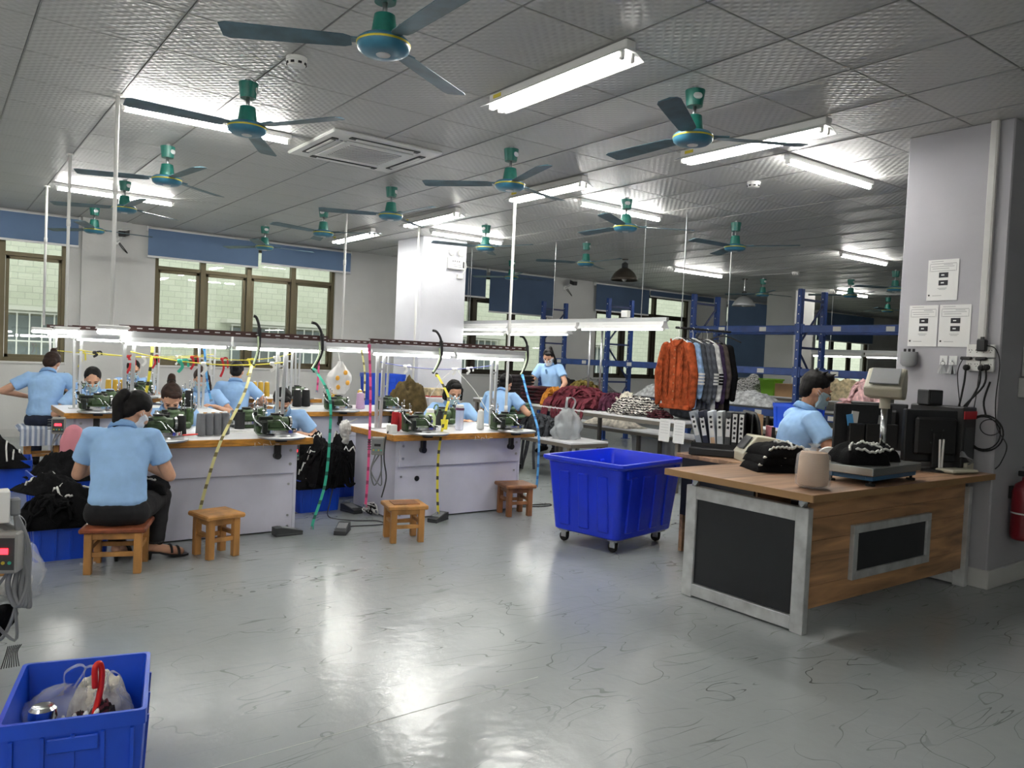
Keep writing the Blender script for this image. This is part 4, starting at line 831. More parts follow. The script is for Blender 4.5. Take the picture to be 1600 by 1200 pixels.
o = thing('power_adapter', 'black power adapter plugged into the upper socket', 'adapter', (PX-.03, 2.275, 1.56)); MB().box((-.012, 0, 0), (.04, .055, .075), ch=.006).build('body', 'black_plastic', o); MB().box((-.012, 0, .045), (.012, .02, .02)).build('tab', 'black_plastic', o)
MB().tube(smoothpath([(-.01, -.02, .0), (-.012, -.08, -.02), (-.01, -.11, -.12), (-.01, -.1, -.35), (-.012, -.12, -.52), (-.06, -.2, -.62), (-.05, -.17, -.73), (.0, -.12, -.78)], 8), .0035, 6).build('cable', 'black_rubber', o, smooth=True)
for i, (y, z, L) in enumerate(((2.36, 1.4, 'first'), (2.27, 1.4, 'second'), (2.24, 1.405, 'third'))):
    o = thing('power_plug', L+' black round plug with cable in the lower socket', 'plug', (PX-.026, y, z+.015), 0, 'black plugs with cables'); MB().lathe([(.012, 0), (.02, .004), (.02, .02), (.01, .03)], (-.006, 0, 0), 14, Matrix.Rotation(R_(-90), 3, 'Y')).build('body', 'black_rubber', o, auto=40)
    dz = -(z+.015-.86); MB().tube(smoothpath([(-.025, 0, -.01), (-.02, .01, -.12), (-.03, .04+.05*i, -.3), (-.06, .12, dz*.8), (-.1, .16+.03*i, dz+.02)], 6), .006, 6).build('cable', 'black_rubber', o, smooth=True)
o = thing('plug_strip', 'two flat black chargers in the lower socket', 'adapter', (PX-.026, 2.34, 1.475), 0)
for y in (.03, -.06): MB().box((-.006, y, 0), (.03, .07, .022), ch=.006).build('charger', 'black_plastic', o)
MB().tube(smoothpath([(-.01, .05, -.005), (-.012, .075, -.1), (-.01, .05, -.3), (-.012, .02, -.45), (-.03, .08, -.62)], 6), .003, 5).build('cable', 'black_rubber', o, smooth=True); MB().tube(smoothpath([(-.01, -.06, -.01), (-.012, -.05, -.2), (-.012, -.03, -.45), (-.02, -.04, -.65)], 6), .003, 5).build('cable', 'black_rubber', o, smooth=True)
o = thing('cable_coil', 'coil of black cable hanging on the pillar above the desk', 'cable', (PX-.02, 2.23, 1.0))
for k, r in enumerate((.105, .11, .1)): MB().tube([(-.004*k, r*math.cos(t)+.005*k, r*math.sin(t)*1.05) for t in [2*math.pi*i/28 for i in range(29)]], .0045, 6).build('loop', 'black_rubber', o, smooth=True)
MB().tube([(-.01, -.03+.06*math.cos(t), .04+.05*math.sin(t)) for t in [2*math.pi*i/22 for i in range(23)]], .003, 5).build('loop', 'black_rubber', o, smooth=True)
MB().tube(smoothpath([(0, 0, .1), (-.005, .02, .2), (-.005, -.01, .33)], 5), .006, 6).build('lead', 'black_rubber', o, smooth=True)
o = thing('pen_holder', 'small grey wall holder with black tips on the pillar', 'holder', (PX, 2.745, 1.41)); MB().loft([((-.03, 0, 0), .026, .04, (1, 0, 0), (0, 1, 0)), ((-.03, 0, .02), .03, .058, (1, 0, 0), (0, 1, 0)), ((-.03, 0, .09), .03, .06, (1, 0, 0), (0, 1, 0)), ((-.03, 0, .1), .028, .058, (1, 0, 0), (0, 1, 0))], 20).build('cup', 'grey_plastic', o, auto=45)
for y in (-.03, 0, .03): MB().cyl((-.03, y, .09), (-.03, y, .12), .009, n=8).build('pen', 'black_plastic', o)
for k, y in enumerate((2.525, 2.465)):
    o = thing('key_bunch', ['bunch of plain keys on a wall hook', 'bunch of keys with a dark fob on a wall hook'][k], 'keys', (PX, y, 1.44), 0, 'keys on the pillar'); MB().box((-.002, 0, .02), (.004, .05, .06)).build('hook_pad', 'label_white', o); MB().tube(smoothpath([(-.004, 0, .02), (-.018, 0, .015), (-.016, 0, .03)], 4), .003).build('hook', 'chrome', o); MB().tube([(-.014, .014*math.cos(t), -.002+.014*math.sin(t)) for t in [2*math.pi*i/14 for i in range(15)]], .0018, 5).build('ring', 'chrome', o)
    for i in range(4): MB().box((-.012-.003*i, -.012+.009*i, -.045), (.003, .016, .055), rx=.25*(i-1.5), ch=.001).build('key', 'black_plastic' if (k and i == 1) else 'steel', o)
o = thing('switch_box', 'pale junction box with conduit on the side face of the pillar', 'switch box', (5.81, 2.18, 1.3)); MB().box((0, -.025, 0), (.09, .05, .13), ch=.004).build('box', 'wall_white', o); MB().box((0, -.02, .9), (.03, .03, 1.65)).build('conduit', 'wall_white', o)
mat('ext_red', (122, 18, 30), rough=.35)
o = thing('fire_extinguisher', 'red fire extinguisher hanging low on the side of the pillar', 'fire extinguisher', (5.75, 2.09, .31)); MB().lathe([(.06, 0), (.072, .01), (.075, .03), (.075, .31), (.06, .36), (.025, .385), (.022, .41)], n=24).build('cylinder', 'ext_red', o, auto=50); MB().box((0, 0, .43), (.03, .09, .035), ch=.004).build('valve', 'black_plastic', o); MB().box((0, -.04, .46), (.02, .13, .012), rx=.2).build('lever', 'chrome', o); MB().tube(smoothpath([(.01, -.03, .43), (.06, -.07, .4), (.07, -.06, .2), (.06, -.05, .02)], 6), .01, 8).build('hose', 'black_rubber', o, smooth=True); MB().lathe([(.0755, .17), (.0765, .172), (.0765, .178), (.0755, .18)], n=24, caps=False).build('strap', 'label_white', o); MB().box((-.02, -.06, .0), (.02, .01, .06)).build('tag', 'scale_blue', o); MB().box((0, .075, .3), (.05, .03, .08)).build('wall_bracket', 'black_plastic', o)
# ------------------------------------------------------------------ control boxes, pedals
mat('ctrl_grey', (150, 150, 146), rough=.5)
def control(x, y, z, rz, label, display=True):
    o = thing('control_box', label, 'control box', (x, y, z), rz, 'grey motor control boxes'); MB().box((0, 0, 0), (.1, .07, .14), ch=.006).build('case', 'ctrl_grey', o); p = MB().box((0, -.037, .0), (.085, .006, .11)).build('face', 'dark_grey' if display else 'grey_plastic', o)
    MB().box((.0, -.041, .01), (.05, .004, .02)).build('display', 'led_red' if display else 'black_plastic', p)
    for i in range(4): MB().cyl((-.03+.02*i, -.043, -.03), (-.03+.02*i, -.039, -.03), .006, n=8).build('button', 'teal' if i % 2 else 'gold', p)
    for i in range(5): MB().box((-.03, -.0, .05-.02*i), (.103, .05, .003)).build('vent', 'dark_grey', o)
    for i in range(2): MB().tube(smoothpath([(-.02+.03*i, .01, -.07), (-.05, .0, -.2), (-.02+.05*i, .02, -.32), (.03, .02, -.2), (.02, .04, -.05)], 5), .006, 6).build('cable', 'grey_plastic', o, smooth=True)
control(2.88, 5.62, .6, R_(-35), 'grey control box hanging at the table end with the red cones', False); control(.9, 7.62, .6, R_(-15), 'control box with red digits on the table end by the jeans worker'); control(2.4, 6.2, .5, R_(10), 'control box with red digits above the heaped crate'); control(.225, 3.2, .6, R_(-25), 'control box with red digits at the left edge work place')
o = thing('foot_pedal', 'grey foot pedal with cable on the floor beside the teal tape', 'pedal', (2.48, 5.36, 0), R_(-35)); 
def pedal_parts(o):
    MB().box((0, 0, .008), (.09, .2, .016), ch=.003).build('base', 'dark_grey', o); MB().prism([(-.1, .016), (.1, .016), (.1, .06), (.06, .062), (-.1, .03)], .085, Matrix.Rotation(R_(90), 4, 'Z')).build('treadle', 'dark_grey', o); MB().box((0, .0, .052), (.07, .1, .003), rx=.2).build('rubber_pad', 'grey_plastic', o)
pedal_parts(o); MB().tube(smoothpath([(0, .1, .02), (.05, .2, .006), (.25, .3, .006), (.2, .42, .006), (0, .4, .006), (-.2, .5, .006), (-.22, .62, .1), (-.2, .7, .3)], 7), .005, 6).build('cable', 'dark_grey', o, smooth=True)
o = thing('foot_pedal', 'dark foot pedal against the lilac table by the yellow tape', 'pedal', (3.34, 5.42, 0), R_(-60)); pedal_parts(o)
o = thing('foot_pedal', 'small dark pedal on the floor below the pink tape', 'pedal', (2.86, 6.02, 0), R_(10)); pedal_parts(o)
o = thing('foot_pedal', 'flat metal pedal under the table near the teal tape end', 'pedal', (2.1, 5.46, 0), R_(90)); pedal_parts(o)
o = thing('cable_bundle', 'tangled bundle of black and white cables beside the table end', 'cable', (2.95, 5.85, 0))
for k in range(6):
    random.seed(k); MB().tube(smoothpath([(random.uniform(-.05, .05), random.uniform(-.06, .06), random.uniform(.01, .1)) for _ in range(8)], 5), .005, 5).build('loop', ['black_rubber', 'paper'][k % 2], o, smooth=True)
o = thing('power_plug_box', 'white plug box on the table corner by the red cones', 'socket', (2.985, 5.6, TT+.0)); MB().box((0, 0, .035), (.07, .06, .07), ch=.006).build('body', 'white_plastic', o); MB().tube(smoothpath([(-.03, 0, .02), (-.07, -.03, -.05), (-.08, -.04, -.2), (-.06, -.05, -.35), (-.1, -.06, -.5)], 6), .006).build('cable', 'dark_grey', o, smooth=True)
# left-edge work place
table(-1.15, .16, 3.0, 3.9, 'sewing table at the left edge work place'); machine(.02, 0, True, 'at the left edge work place'); m_ = bpy.data.objects[[k for k in bpy.data.objects.keys() if k.startswith('linking_machine')][-1]]
for k in bpy.data.objects:
    if k.get('label') == 'green linking machine at the left edge work place': k.location = (-.06, 3.5, TT); k.rotation_euler = (0, 0, R_(-80))
o = thing('power_adapter', 'white adapter with a grey plug above the control box at the left edge', 'adapter', (.205, 3.2, .705)); MB().box((0, 0, .055), (.06, .07, .11), ch=.004).build('body', 'white_plastic', o); MB().box((.045, 0, .05), (.035, .035, .06), ch=.006).build('plug', 'grey_plastic', o)
for k in range(4): MB().tube(smoothpath([(.05, 0, .02), (.06+.01*k, .01, -.1), (.03+.02*k, .0, -.22-.02*k), (.06+.012*k, -.01, -.3), (.09, 0, -.2), (.05+.01*k, .02, -.06), (-.02, .03, .0)], 7), .009, 8).build('cable', 'grey_plastic', o, smooth=True)
# ------------------------------------------------------------------ storage rack
mat('rack_blue', (32, 66, 132), rough=.45, var=.12, vscale=10); mat('rack_label', (206, 206, 200), rough=.8); mat('rack_brace', (44, 56, 96), rough=.5)
RX0, RX1 = 9.4, 9.95; RY = [4.42, 6.24, 8.08, 9.96, 11.75]
for i, y in enumerate(RY):
    o = thing('rack_upright', ['blue rack frame nearest the notice pillar', 'blue rack frame behind the man at the desk', 'blue rack frame behind the hanging garments', 'blue rack frame in front of the half-drawn blind', 'blue rack frame next to the standing woman'][i], 'rack', (RX0, y, 0), 0, 'blue rack frames')
    for x in (0, RX1-RX0):
        p = MB(); p.box((x, 0, 1.22), (.075, .065, 2.44), ch=.006); po = p.build('post', 'rack_blue', o); MB().box((x, 0, .004), (.12, .11, .008)).build('base_plate', 'rack_blue', po)
        for k in range(18): MB().cyl((x-.039, 0, .3+.12*k), (x-.036, 0, .3+.12*k), .009, n=8).build('slot_hole', 'label_white', po)
    for z in (.25, 1.0, 1.65, 2.3): MB().box(((RX1-RX0)/2, 0, z), (RX1-RX0, .03, .03)).build('cross_bar', 'rack_brace', o)
    for z0, z1 in ((.3, .95), (1.6, 1.05), (1.7, 2.25)):
        a, b = Vector((0.02, 0, z0)), Vector((RX1-RX0-.02, 0, z1)); MB().cyl(a, b, .016, n=6).build('diagonal_brace', 'rack_brace', o)
bi = 0
for i in range(4):
    y0, y1 = RY[i]+.03, RY[i+1]-.03
    for z in ((.74, 1.32, 1.9) if i < 2 else (.74, 1.32)):
        bi += 1
        for s, x in enumerate((RX0, RX1)):
            o = thing('rack_beam', 'blue rack beam %s, %s the rack, bay %s' % ({.74: 'at knee height', 1.32: 'at chest height', 1.9: 'at the top'}[z], ['on the aisle side of', 'on the far side of'][s], ['beside the notice pillar', 'behind the man', 'behind the garment pile', 'by the standing woman'][i]), 'rack beam', (x, y0, z), 0, 'blue rack beams')
            MB().box((0, (y1-y0)/2, 0), (.045, y1-y0, .1), ch=.008).build('beam', 'rack_blue', o)
            for k in range(2 if s == 0 else 0): MB().box((-.0235, (y1-y0)*(.3+.4*k), 0), (.002, .11, .06)).build('label_card', 'rack_label', o)
            for yy in (.015, y1-y0-.015): MB().box((0, yy, 0), (.055, .03, .14), ch=.003).build('end_hook', 'rack_blue', o)
        if z == .74:
            o = thing('rack_shelf', 'grey shelf board resting on the low rack beams, bay %s' % ['beside the pillar', 'behind the man', 'behind the garment pile', 'by the standing woman'][i], 'shelf', (9.675, (y0+y1)/2, .8), 0, 'grey rack shelves'); MB().box((0, 0, -.0), (.6, y1-y0-.04, .018), ch=.002).build('board', 'grey_plastic', o)
            for s in (-1, 1): MB().box((s*.298, 0, -.002), (.006, y1-y0-.04, .022)).build('edge', 'dark_grey', o)
# ------------------------------------------------------------------ work tables on the right
mat('leg_steel', (120, 114, 104), rough=.5, metal=.4)
def bench(x0, x1, y0, y1, z, label, name='work_table', cat='table', edge='leg_steel'):
    o = thing(name, label, cat, ((x0+x1)/2, (y0+y1)/2, 0), 0, 'white topped work tables'); w, d = x1-x0, y1-y0
    MB().box((0, 0, z-.01), (w, d, .02), ch=.002).build('tabletop', 'table_white', o); f = MB()
    for s in (-1, 1): f.box((s*(w/2-.015), 0, z-.04), (.03, d, .04)); f.box((0, s*(d/2-.015), z-.04), (w-.06, .03, .04))
    f.build('frame', edge, o); n = max(2, round(d/1.6)+1)
    for k in range(n):
        for s in (-1, 1): MB().box((s*(w/2-.03), -d/2+.06+(d-.12)*k/(n-1), (z-.06)/2), (.04, .04, z-.06)).build('leg', edge, o)
    return o
bench(6.3, 7.0, 5.5, 9.4, .75, 'long white work table with steel legs under the garment heaps'); bench(5.6, 6.15, 6.42, 8.25, .45, 'low table with the plastic bag and green folded stack', 'low_table'); bench(7.15, 7.6, 5.3, 8.6, .5, 'low white bench behind the long work table', 'low_bench', 'bench'); bench(10.7, 11.5, 5.9, 9.3, .92, 'white packing table beyond the blue racks', 'packing_table'); bench(6.5, 7.3, 3.7, 4.75, .78, 'white table with pink garments between the pillar and the racks', 'garment_table')
mat('box_white', (214, 216, 214), rough=.5)
for i in range(3):
    o = thing('storage_box', ['white storage box under the bench by the bin', 'white storage box in the middle under the bench', 'white storage box under the far end of the bench'][i], 'box', (7.92, 5.75+.75*i, 0), 0, 'white storage boxes'); tub([(.48, .6, .04, 0), (.52, .66, .04, .36), (.54, .68, .04, .37), (.54, .68, .04, .4)], 3).build('body', 'box_white', o, auto=35); MB().box((0, 0, .41), (.56, .7, .02), ch=.006).build('lid', 'box_white', o)
# ------------------------------------------------------------------ knitwear heaps
def stripes(name, a, b, scale=14, dist=3, ax='Z'):
    m = mat(name, a, rough=.95, spec=.15); nt, bb = nodes(m); tc = nt.nodes.new('ShaderNodeTexCoord'); w = nt.nodes.new('ShaderNodeTexWave'); w.bands_direction = ax; w.inputs['Scale'].default_value = scale; w.inputs['Distortion'].default_value = dist; w.inputs['Detail'].default_value = 2; w.inputs['Detail Scale'].default_value = 2; nt.links.new(tc.outputs['Object'], w.inputs[0])
    r = nt.nodes.new('ShaderNodeValToRGB'); e = r.color_ramp.elements; e[0].position = .35; e[0].color = rgb(*a); e[1].position = .6; e[1].color = rgb(*b); nt.links.new(w.outputs['Fac'], r.inputs[0]); nt.links.new(r.outputs[0], bb.inputs[0])
    n2 = nt.nodes.new('ShaderNodeTexNoise'); n2.inputs['Scale'].default_value = 90; nt.links.new(tc.outputs['Object'], n2.inputs['Vector']); bp = nt.nodes.new('ShaderNodeBump'); bp.inputs['Strength'].default_value = .5; bp.inputs['Distance'].default_value = .01; nt.links.new(n2.outputs['Fac'], bp.inputs['Height']); nt.links.new(bp.outputs[0], bb.inputs['Normal'])
def plain(name, c): mat(name, c, rough=.95, spec=.15, var=.25, vscale=18, bump=.5, bscale=110)
plain('knit_maroon', (104, 46, 56)); plain('knit_plum', (84, 44, 62)); plain('knit_dark', (44, 40, 42)); plain('knit_ochre', (176, 116, 44)); plain('knit_olive', (104, 92, 44)); plain('knit_green', (64, 92, 74)); plain('knit_cream', (206, 200, 186)); plain('knit_charcoal', (60, 62, 66)); plain('knit_rust', (158, 74, 40)); plain('knit_sky', (140, 168, 200)); plain('knit_grey', (92, 96, 102)); plain('knit_slate', (74, 78, 84)); plain('knit_purple', (70, 56, 82)); plain('knit_brown', (92, 84, 78)); plain('knit_white', (220, 220, 216)); plain('knit_pink', (206, 168, 168)); plain('cover_grey', (140, 142, 140)); plain('sheet_white', (220, 222, 224)); plain('blanket_beige', (206, 190, 154)); plain('knit_brownolive', (84, 72, 46))
stripes('knit_bw', (34, 32, 34), (216, 212, 204), 12, 6); stripes('knit_zebra', (24, 24, 26), (226, 226, 222), 16, 8); stripes('knit_maroonstripe', (92, 44, 52), (36, 28, 30), 16, 3); stripes('knit_greenstripe', (54, 84, 66), (128, 156, 132), 22, 1)
def tangle(x, y, z, rx, ry, h, seed, m, label, n=46, w=.045, L=.3, group='heaped knitted pieces', hang=(0, 0), cat='garment'):
    """heap of curled knitted strips over a dome"""
    rnd = random.Random(seed); o = thing('knitwear_heap', label, cat, (x, y, z), 0, group)
    base = MB().ell((0, 0, h*.3), (rx*.92, ry*.92, h*.55), n=18, m=8)
    base.v = [(a, b, max(0.002, c)) for a, b, c in base.v]; base.build('core', m, o, smooth=True)
    hz = lambda a, b: h*max(0, 1-(a/rx)**2-(b/ry)**2)**.5
    st = MB()
    for k in range(n):
        t = rnd.uniform(0, 2*math.pi); r = rnd.random()**.6*.85; a, b = rx*r*math.cos(t), ry*r*math.sin(t); ang = t+rnd.gauss(0, .9); P = []
        l = L*rnd.uniform(.6, 1.2)
        for i in range(7):
            s = (i/6-.5)*l; xx = a+s*math.cos(ang)+.02*math.sin(i*1.7+k); yy = b+s*math.sin(ang)+.02*math.cos(i*1.3+k); xx = max(-rx, min(rx, xx)); yy = max(-ry, min(ry, yy))
            P.append(Vector((xx, yy, hz(xx, yy)+.012+.016*math.sin(i*1.4+k)+rnd.uniform(0, .012))))
        st.ribbon(smoothpath(P, 2), w*rnd.uniform(.6, 1.2), .012, (math.cos(ang+1.5), math.sin(ang+1.5), rnd.uniform(-.9, .9)))
    for k in range(hang[0]):
        yy = -ry*.8+1.6*ry*(k+.5)/hang[0]+rnd.uniform(-.03, .03); P = [(-rx*.5, yy, h*.6), (-rx*.9, yy+.01, h*.3), (-rx-.03, yy+rnd.uniform(-.03, .03), -hang[1]*.4), (-rx-.04, yy+rnd.uniform(-.05, .05), -hang[1]*rnd.uniform(.7, 1))]
        st.ribbon(smoothpath(P, 3), w, .012, (0, 1, .2))
    st.build('strips', m, o, smooth=False); return o
tangle(6.62, 7.45, .75, .3, .5, .24, 1, 'knit_maroon', 'big maroon heap of knitted strips on the long table', 90, .045, .3, hang=(12, .16)); tangle(6.72, 6.95, .75, .22, .2, .18, 2, 'knit_plum', 'plum-coloured knit heap at the end of the maroon heap', 46, .04, .24); tangle(6.55, 7.85, .75, .2, .16, .2, 3, 'knit_ochre', 'ochre knit bundle beside the maroon heap', 30, .05, .22); tangle(6.75, 7.55, .93, .22, .2, .12, 4, 'knit_olive', 'olive and yellow knit bundle on top of the maroon heap', 34, .04, .2)
tangle(6.58, 6.42, .75, .25, .36, .17, 5, 'knit_bw', 'black and white striped knit heap on the long table', 90, .035, .24); tangle(6.5, 6.02, .75, .15, .13, .05, 6, 'knit_maroonstripe', 'flat end of dark striped strips by the black and white heap', 20, .035, .18); tangle(6.65, 6.65, .9, .1, .1, .06, 61, 'knit_cream', 'small cream bundle on the black and white heap', 14, .04, .14)
tangle(5.85, 7.3, .45, .22, .3, .2, 7, 'knit_charcoal', 'charcoal grey tangle hanging over the low table', 60, .035, .3, hang=(7, .4))
def folded(x, y, z, w, d, t, rz, m, label, group, seed):
    rnd = random.Random(seed); o = thing('folded_sweater', label, 'sweater', (x, y, z), rz, group); rings = []
    for k in range(9):
        v = (k/8-.5)*d; tt = t*(1+rnd.uniform(-.12, .12)); ww = w*(1+rnd.uniform(-.03, .03)); off = rnd.uniform(-.008, .008)
        rings.append([Vector((off+ww/2*(abs(math.cos(a))**.35)*math.copysign(1, math.cos(a)), v, tt/2+tt/2*math.sin(a))) for a in [2*math.pi*i/16 for i in range(16)]])
    b = MB().rings(rings).build('fold', m, o, smooth=True)
    MB().tube([Vector((-w/2*.98, (k/8-.5)*d*.96, t*.5+.006*math.sin(k*2+seed))) for k in range(9)], t*.12, 5).build('edge_trim', 'knit_dark', o, smooth=True)
for i in range(7): folded(5.88+.012*math.sin(i*2), 7.9+.01*math.cos(i*3), .45+.048*i, .34, .36, .05, R_(3*math.sin(i*1.7)), 'knit_greenstripe', 'green folded sweater in the stack on the low table', 'green folded sweaters in one stack', i)
for i in range(3): folded(5.86, 7.62, .45+.045*i, .3, .2, .046, R_(4*i-4), 'knit_maroonstripe', 'dark red folded sweater beside the green stack', 'dark red folded sweaters', 20+i)
for i in range(5): folded(6.62, 8.28, .75+.045*i, .4, .34, .046, R_(5*math.sin(i*2.1)), 'knit_maroonstripe', 'maroon folded sweater in the stack before the standing woman', 'maroon folded sweaters in a stack', 30+i)
for i in range(8): folded(6.62, 8.85, .75+.044*i, .42, .36, .046, R_(5*math.sin(i*1.3)), 'knit_dark', 'dark folded sweater in the tall stack beside the standing woman', 'dark folded sweaters in a tall stack', 50+i)
# plastic carrier bag on the low table
def carrier(x, y, z, s, label, m='bag_film', seed=0, inner=None, rz=0):
    o = thing('plastic_bag', label, 'plastic bag', (x, y, z), rz, 'translucent plastic bags')
    def f(u, v):
        a = 2*math.pi*u; r = s*(.16+.04*math.sin(v*3))*(1-.65*v**2); n = noise.fractal(Vector((math.cos(a)*2+seed, math.sin(a)*2, v*3)), 1, 2, 4)*.05*s
        return ((r+n)*math.cos(a), (r*.8+n)*math.sin(a), .005+s*.36*v+n*.5*v)
    MB().grid(f, 40, 14).build('film', m, o, smooth=True)
    for sg in (-1, 1): MB().ribbon(smoothpath([(sg*.05*s, -.02*s, .34*s), (sg*.07*s, -.05*s, .45*s), (sg*.03*s, -.02*s, .5*s), (sg*.0, .02*s, .46*s), (sg*.02*s, .03*s, .33*s)], 5), .03*s, .003, (0, 1, 0)).build('handle', m, o)
    if inner: MB().ell((0, 0, .09*s), (.12*s, .09*s, .085*s)).build('contents', inner, o, smooth=True)
    return o
carrier(5.84, 6.78, .45, .95, 'whitish plastic carrier bag standing on the low table', 'bag_grey', 1, 'knit_charcoal')
# goods on the racks and packing table
def heap(x, y, z, w, d, h, seed, m, label, rz=0, group='cloth heaps on the shelves', cat='cloth', amp=.6, name='cloth_heap', n=26): return knit_pad(x, y, z, w, d, h, seed, label, rz, (), group, cat, m, amp, name, n=n)
heap(9.68, 8.9, .81, .5, .9, .24, 1, 'sheet_white', 'white sheet crumpled on the rack shelf'); heap(9.68, 10.6, .81, .5, .8, .25, 2, 'cover_grey', 'grey dust cover on the rack shelf'); heap(9.68, 7.2, .81, .5, 1.1, .2, 3, 'sheet_white', 'white sheet behind the orange cardigan on the rack shelf'); heap(9.68, 11.3, .81, .45, .5, .22, 4, 'knit_dark', 'black cloth on the rack shelf next to the standing woman'); heap(7.35, 7.6, .5, .4, .9, .14, 5, 'knit_cream', 'cream cloth lying on the low bench')
heap(11.1, 8.25, .92, .6, .62, .3, 6, 'knit_zebra', 'zebra-striped knit pile on the packing table'); heap(11.1, 6.55, .92, .6, .75, .32, 8, 'blanket_beige', 'beige fluffy blanket pile on the packing table')
o = thing('green_basket', 'lime green plastic basket on the packing table', 'basket', (11.0, 7.76, .92)); mat('lime', (120, 176, 40), rough=.4); tub([(.2, .24, .03, 0), (.25, .3, .03, .24), (.28, .33, .03, .25), (.28, .33, .03, .27), (.24, .29, .03, .27), (.19, .23, .03, .02)], 3).build('shell', 'lime', o, auto=35)
for s in (-1, 1): MB().box((s*.145, 0, .25), (.03, .1, .02), ch=.003).build('grip', 'lime', o)
def carton(x, y, z, w, d, h, rz, label, tape=True):
    o = thing('cardboard_box', label, 'box', (x, y, z), rz, 'cardboard boxes'); MB().box((0, 0, h/2), (w, d, h), ch=.003).build('carton', 'card', o)
    for s in (-1, 1): MB().box((0, s*d*.25, h+.002), (w, d*.49, .004)).build('flap', 'card', o)
    if tape: MB().box((0, 0, h+.0045), (w+.002, .05, .002)).build('tape', 'yarn_beige', o)
carton(11.0, 7.33, .92, .4, .44, .2, 0, 'flat cardboard box beside the green basket'); carton(11.25, 7.1, 1.12, .3, .3, .12, .2, 'small carton lying on the flat cardboard box') if False else None
carton(10.95, 7.02, .92, .3, .12, .26, .1, 'narrow upright cardboard box next to the beige blanket')
for i, (y, l) in enumerate(((8.7, 'first'), (8.0, 'second'), (7.3, 'third'))):
    o = thing('grey_bin', 'grey plastic bin under the packing table, '+l+' from the wall side', 'bin', (11.1, y, 0), 0, 'grey bins under the packing table'); tub([(.5, .5, .04, 0), (.56, .56, .04, .5), (.58, .58, .04, .52), (.54, .54, .04, .52), (.48, .48, .04, .03)], 3).build('shell', 'dark_grey', o, auto=35); MB().box((-.29, 0, .4), (.02, .2, .06), ch=.004).build('grip', 'dark_grey', o)
for i in range(4): folded(6.95, 3.88, .78+.07*i, .4, .36, .075, R_(6*math.sin(i*2)), 'knit_zebra' if i < 2 else 'knit_pink', ['lower', 'lower', 'upper', 'upper'][i]+(' black and white' if i < 2 else ' pink')+' folded knit on the table behind the monitors', 'folded knits behind the monitors', 70+i)
tangle(6.95, 3.86, 1.06, .18, .16, .18, 9, 'knit_pink', 'pink knit bundle on top of the pile behind the monitors', 30, .06, .24)
for x, y, z, l in ((6.85, 4.5, .78, 'blue crate on the white table beside the pink garments'),):
    c = crate(x, y, 0, .4, .34, .24, l); c.location.z = z
crate(6.0, 4.55, R_(8), .5, .4, .3, 'blue crate on the floor behind the man'); c = crate(6.0, 4.55, R_(8), .5, .4, .3, 'blue crate stacked on another behind the man'); c.location.z = .3
carton(5.42, 4.15, 0, .4, .34, .66, R_(-38), 'tall cardboard box standing behind the file rack'); carton(5.42, 4.15, .668, .36, .32, .3, R_(-36), 'cardboard box on top of the tall one behind the binders')
for k, (y, l) in enumerate(((5.92, 'first'), (5.72, 'second'))):
    o = thing('order_sheet', l+' white order sheet hanging from the table end', 'paper', (6.292, y-.2, .58), 0, 'order sheets on the table end'); MB().box((-.003, 0, .07), (.002, .15, .24), ry=.05).build('page', 'paper', o)
    for i in range(6): MB().box((-.006, 0, .16-.03*i), (.001, .11, .002), ry=.05).build('text_line', 'grey_plastic', o)
# olive-brown garments and blue crates behind the middle row
heap(4.66, 8.4, .0, .5, .5, .95, 12, 'knit_brownolive', 'heap of olive brown garments behind the middle table', 0, None, 'cloth', .3); 
c = crate(4.95, 9.6, 0, .5, .4, .35, 'blue crate at the bottom of the stack before the center pillar'); c = crate(4.95, 9.6, 0, .5, .4, .35, 'blue crate in the middle of the stack before the center pillar'); c.location.z = .35; c = crate(4.95, 9.6, 0, .5, .4, .35, 'blue crate on top of the stack before the center pillar'); c.location.z = .7
# ------------------------------------------------------------------ white light rail with the garment rail
def wrail(x, y0, y1, z, label):
    o = thing('light_rail', label, 'light', (x, 0, 0), 0, 'white light rails over the work tables'); MB().box((0, (y0+y1)/2, z), (.045, y1-y0, .045), ch=.003).build('channel', 'alu', o); n = max(1, round((y1-y0)/1.3)); s = (y1-y0)/n
    for k in range(n):
        ya, yb = y0+k*s+.03, y0+(k+1)*s-.03; f = MB().prism([(-.03, z-.022), (.03, z-.022), (.035, z-.06), (.07, z-.1), (-.07, z-.1), (-.035, z-.06)], yb-ya, Matrix.Translation((0, (ya+yb)/2, 0))).build('fixture', 'white_metal', o)
        MB().cyl((0, ya+.03, z-.108), (0, yb-.03, z-.108), .012, n=10).build('tube', 'rail_glow', f, smooth=True)
        for yy in (ya+.02, yb-.02): MB().box((0, yy, z-.105), (.03, .02, .03), ch=.004).build('lamp_holder', 'white_plastic', f)
    for yy in (y0+.4, y1-.4): MB().cyl((0, yy, z+.02), (0, yy, 2.998), .006, n=6).build('hanger_rod', 'steel', o)
wrail(6.5, 5.95, 10.3, 1.84, 'white light rail along the long work table'); wrail(7.05, 8.2, 11.2, 1.8, 'second white light rail beside the standing woman'); wrail(14.0, 6.8, 9.0, 1.75, 'bright light rail in the far hall beside the notice pillar')
o = thing('socket_panel', 'white socket box clipped on the white light rail', 'socket', (6.5, 6.6, 1.87), 0, 'white wall sockets'); MB().box((0, 0, .04), (.06, .1, .08), ch=.005).build('box', 'white_plastic', o); MB().box((-.032, 0, .04), (.004, .07, .05)).build('plate', 'label_white', o)
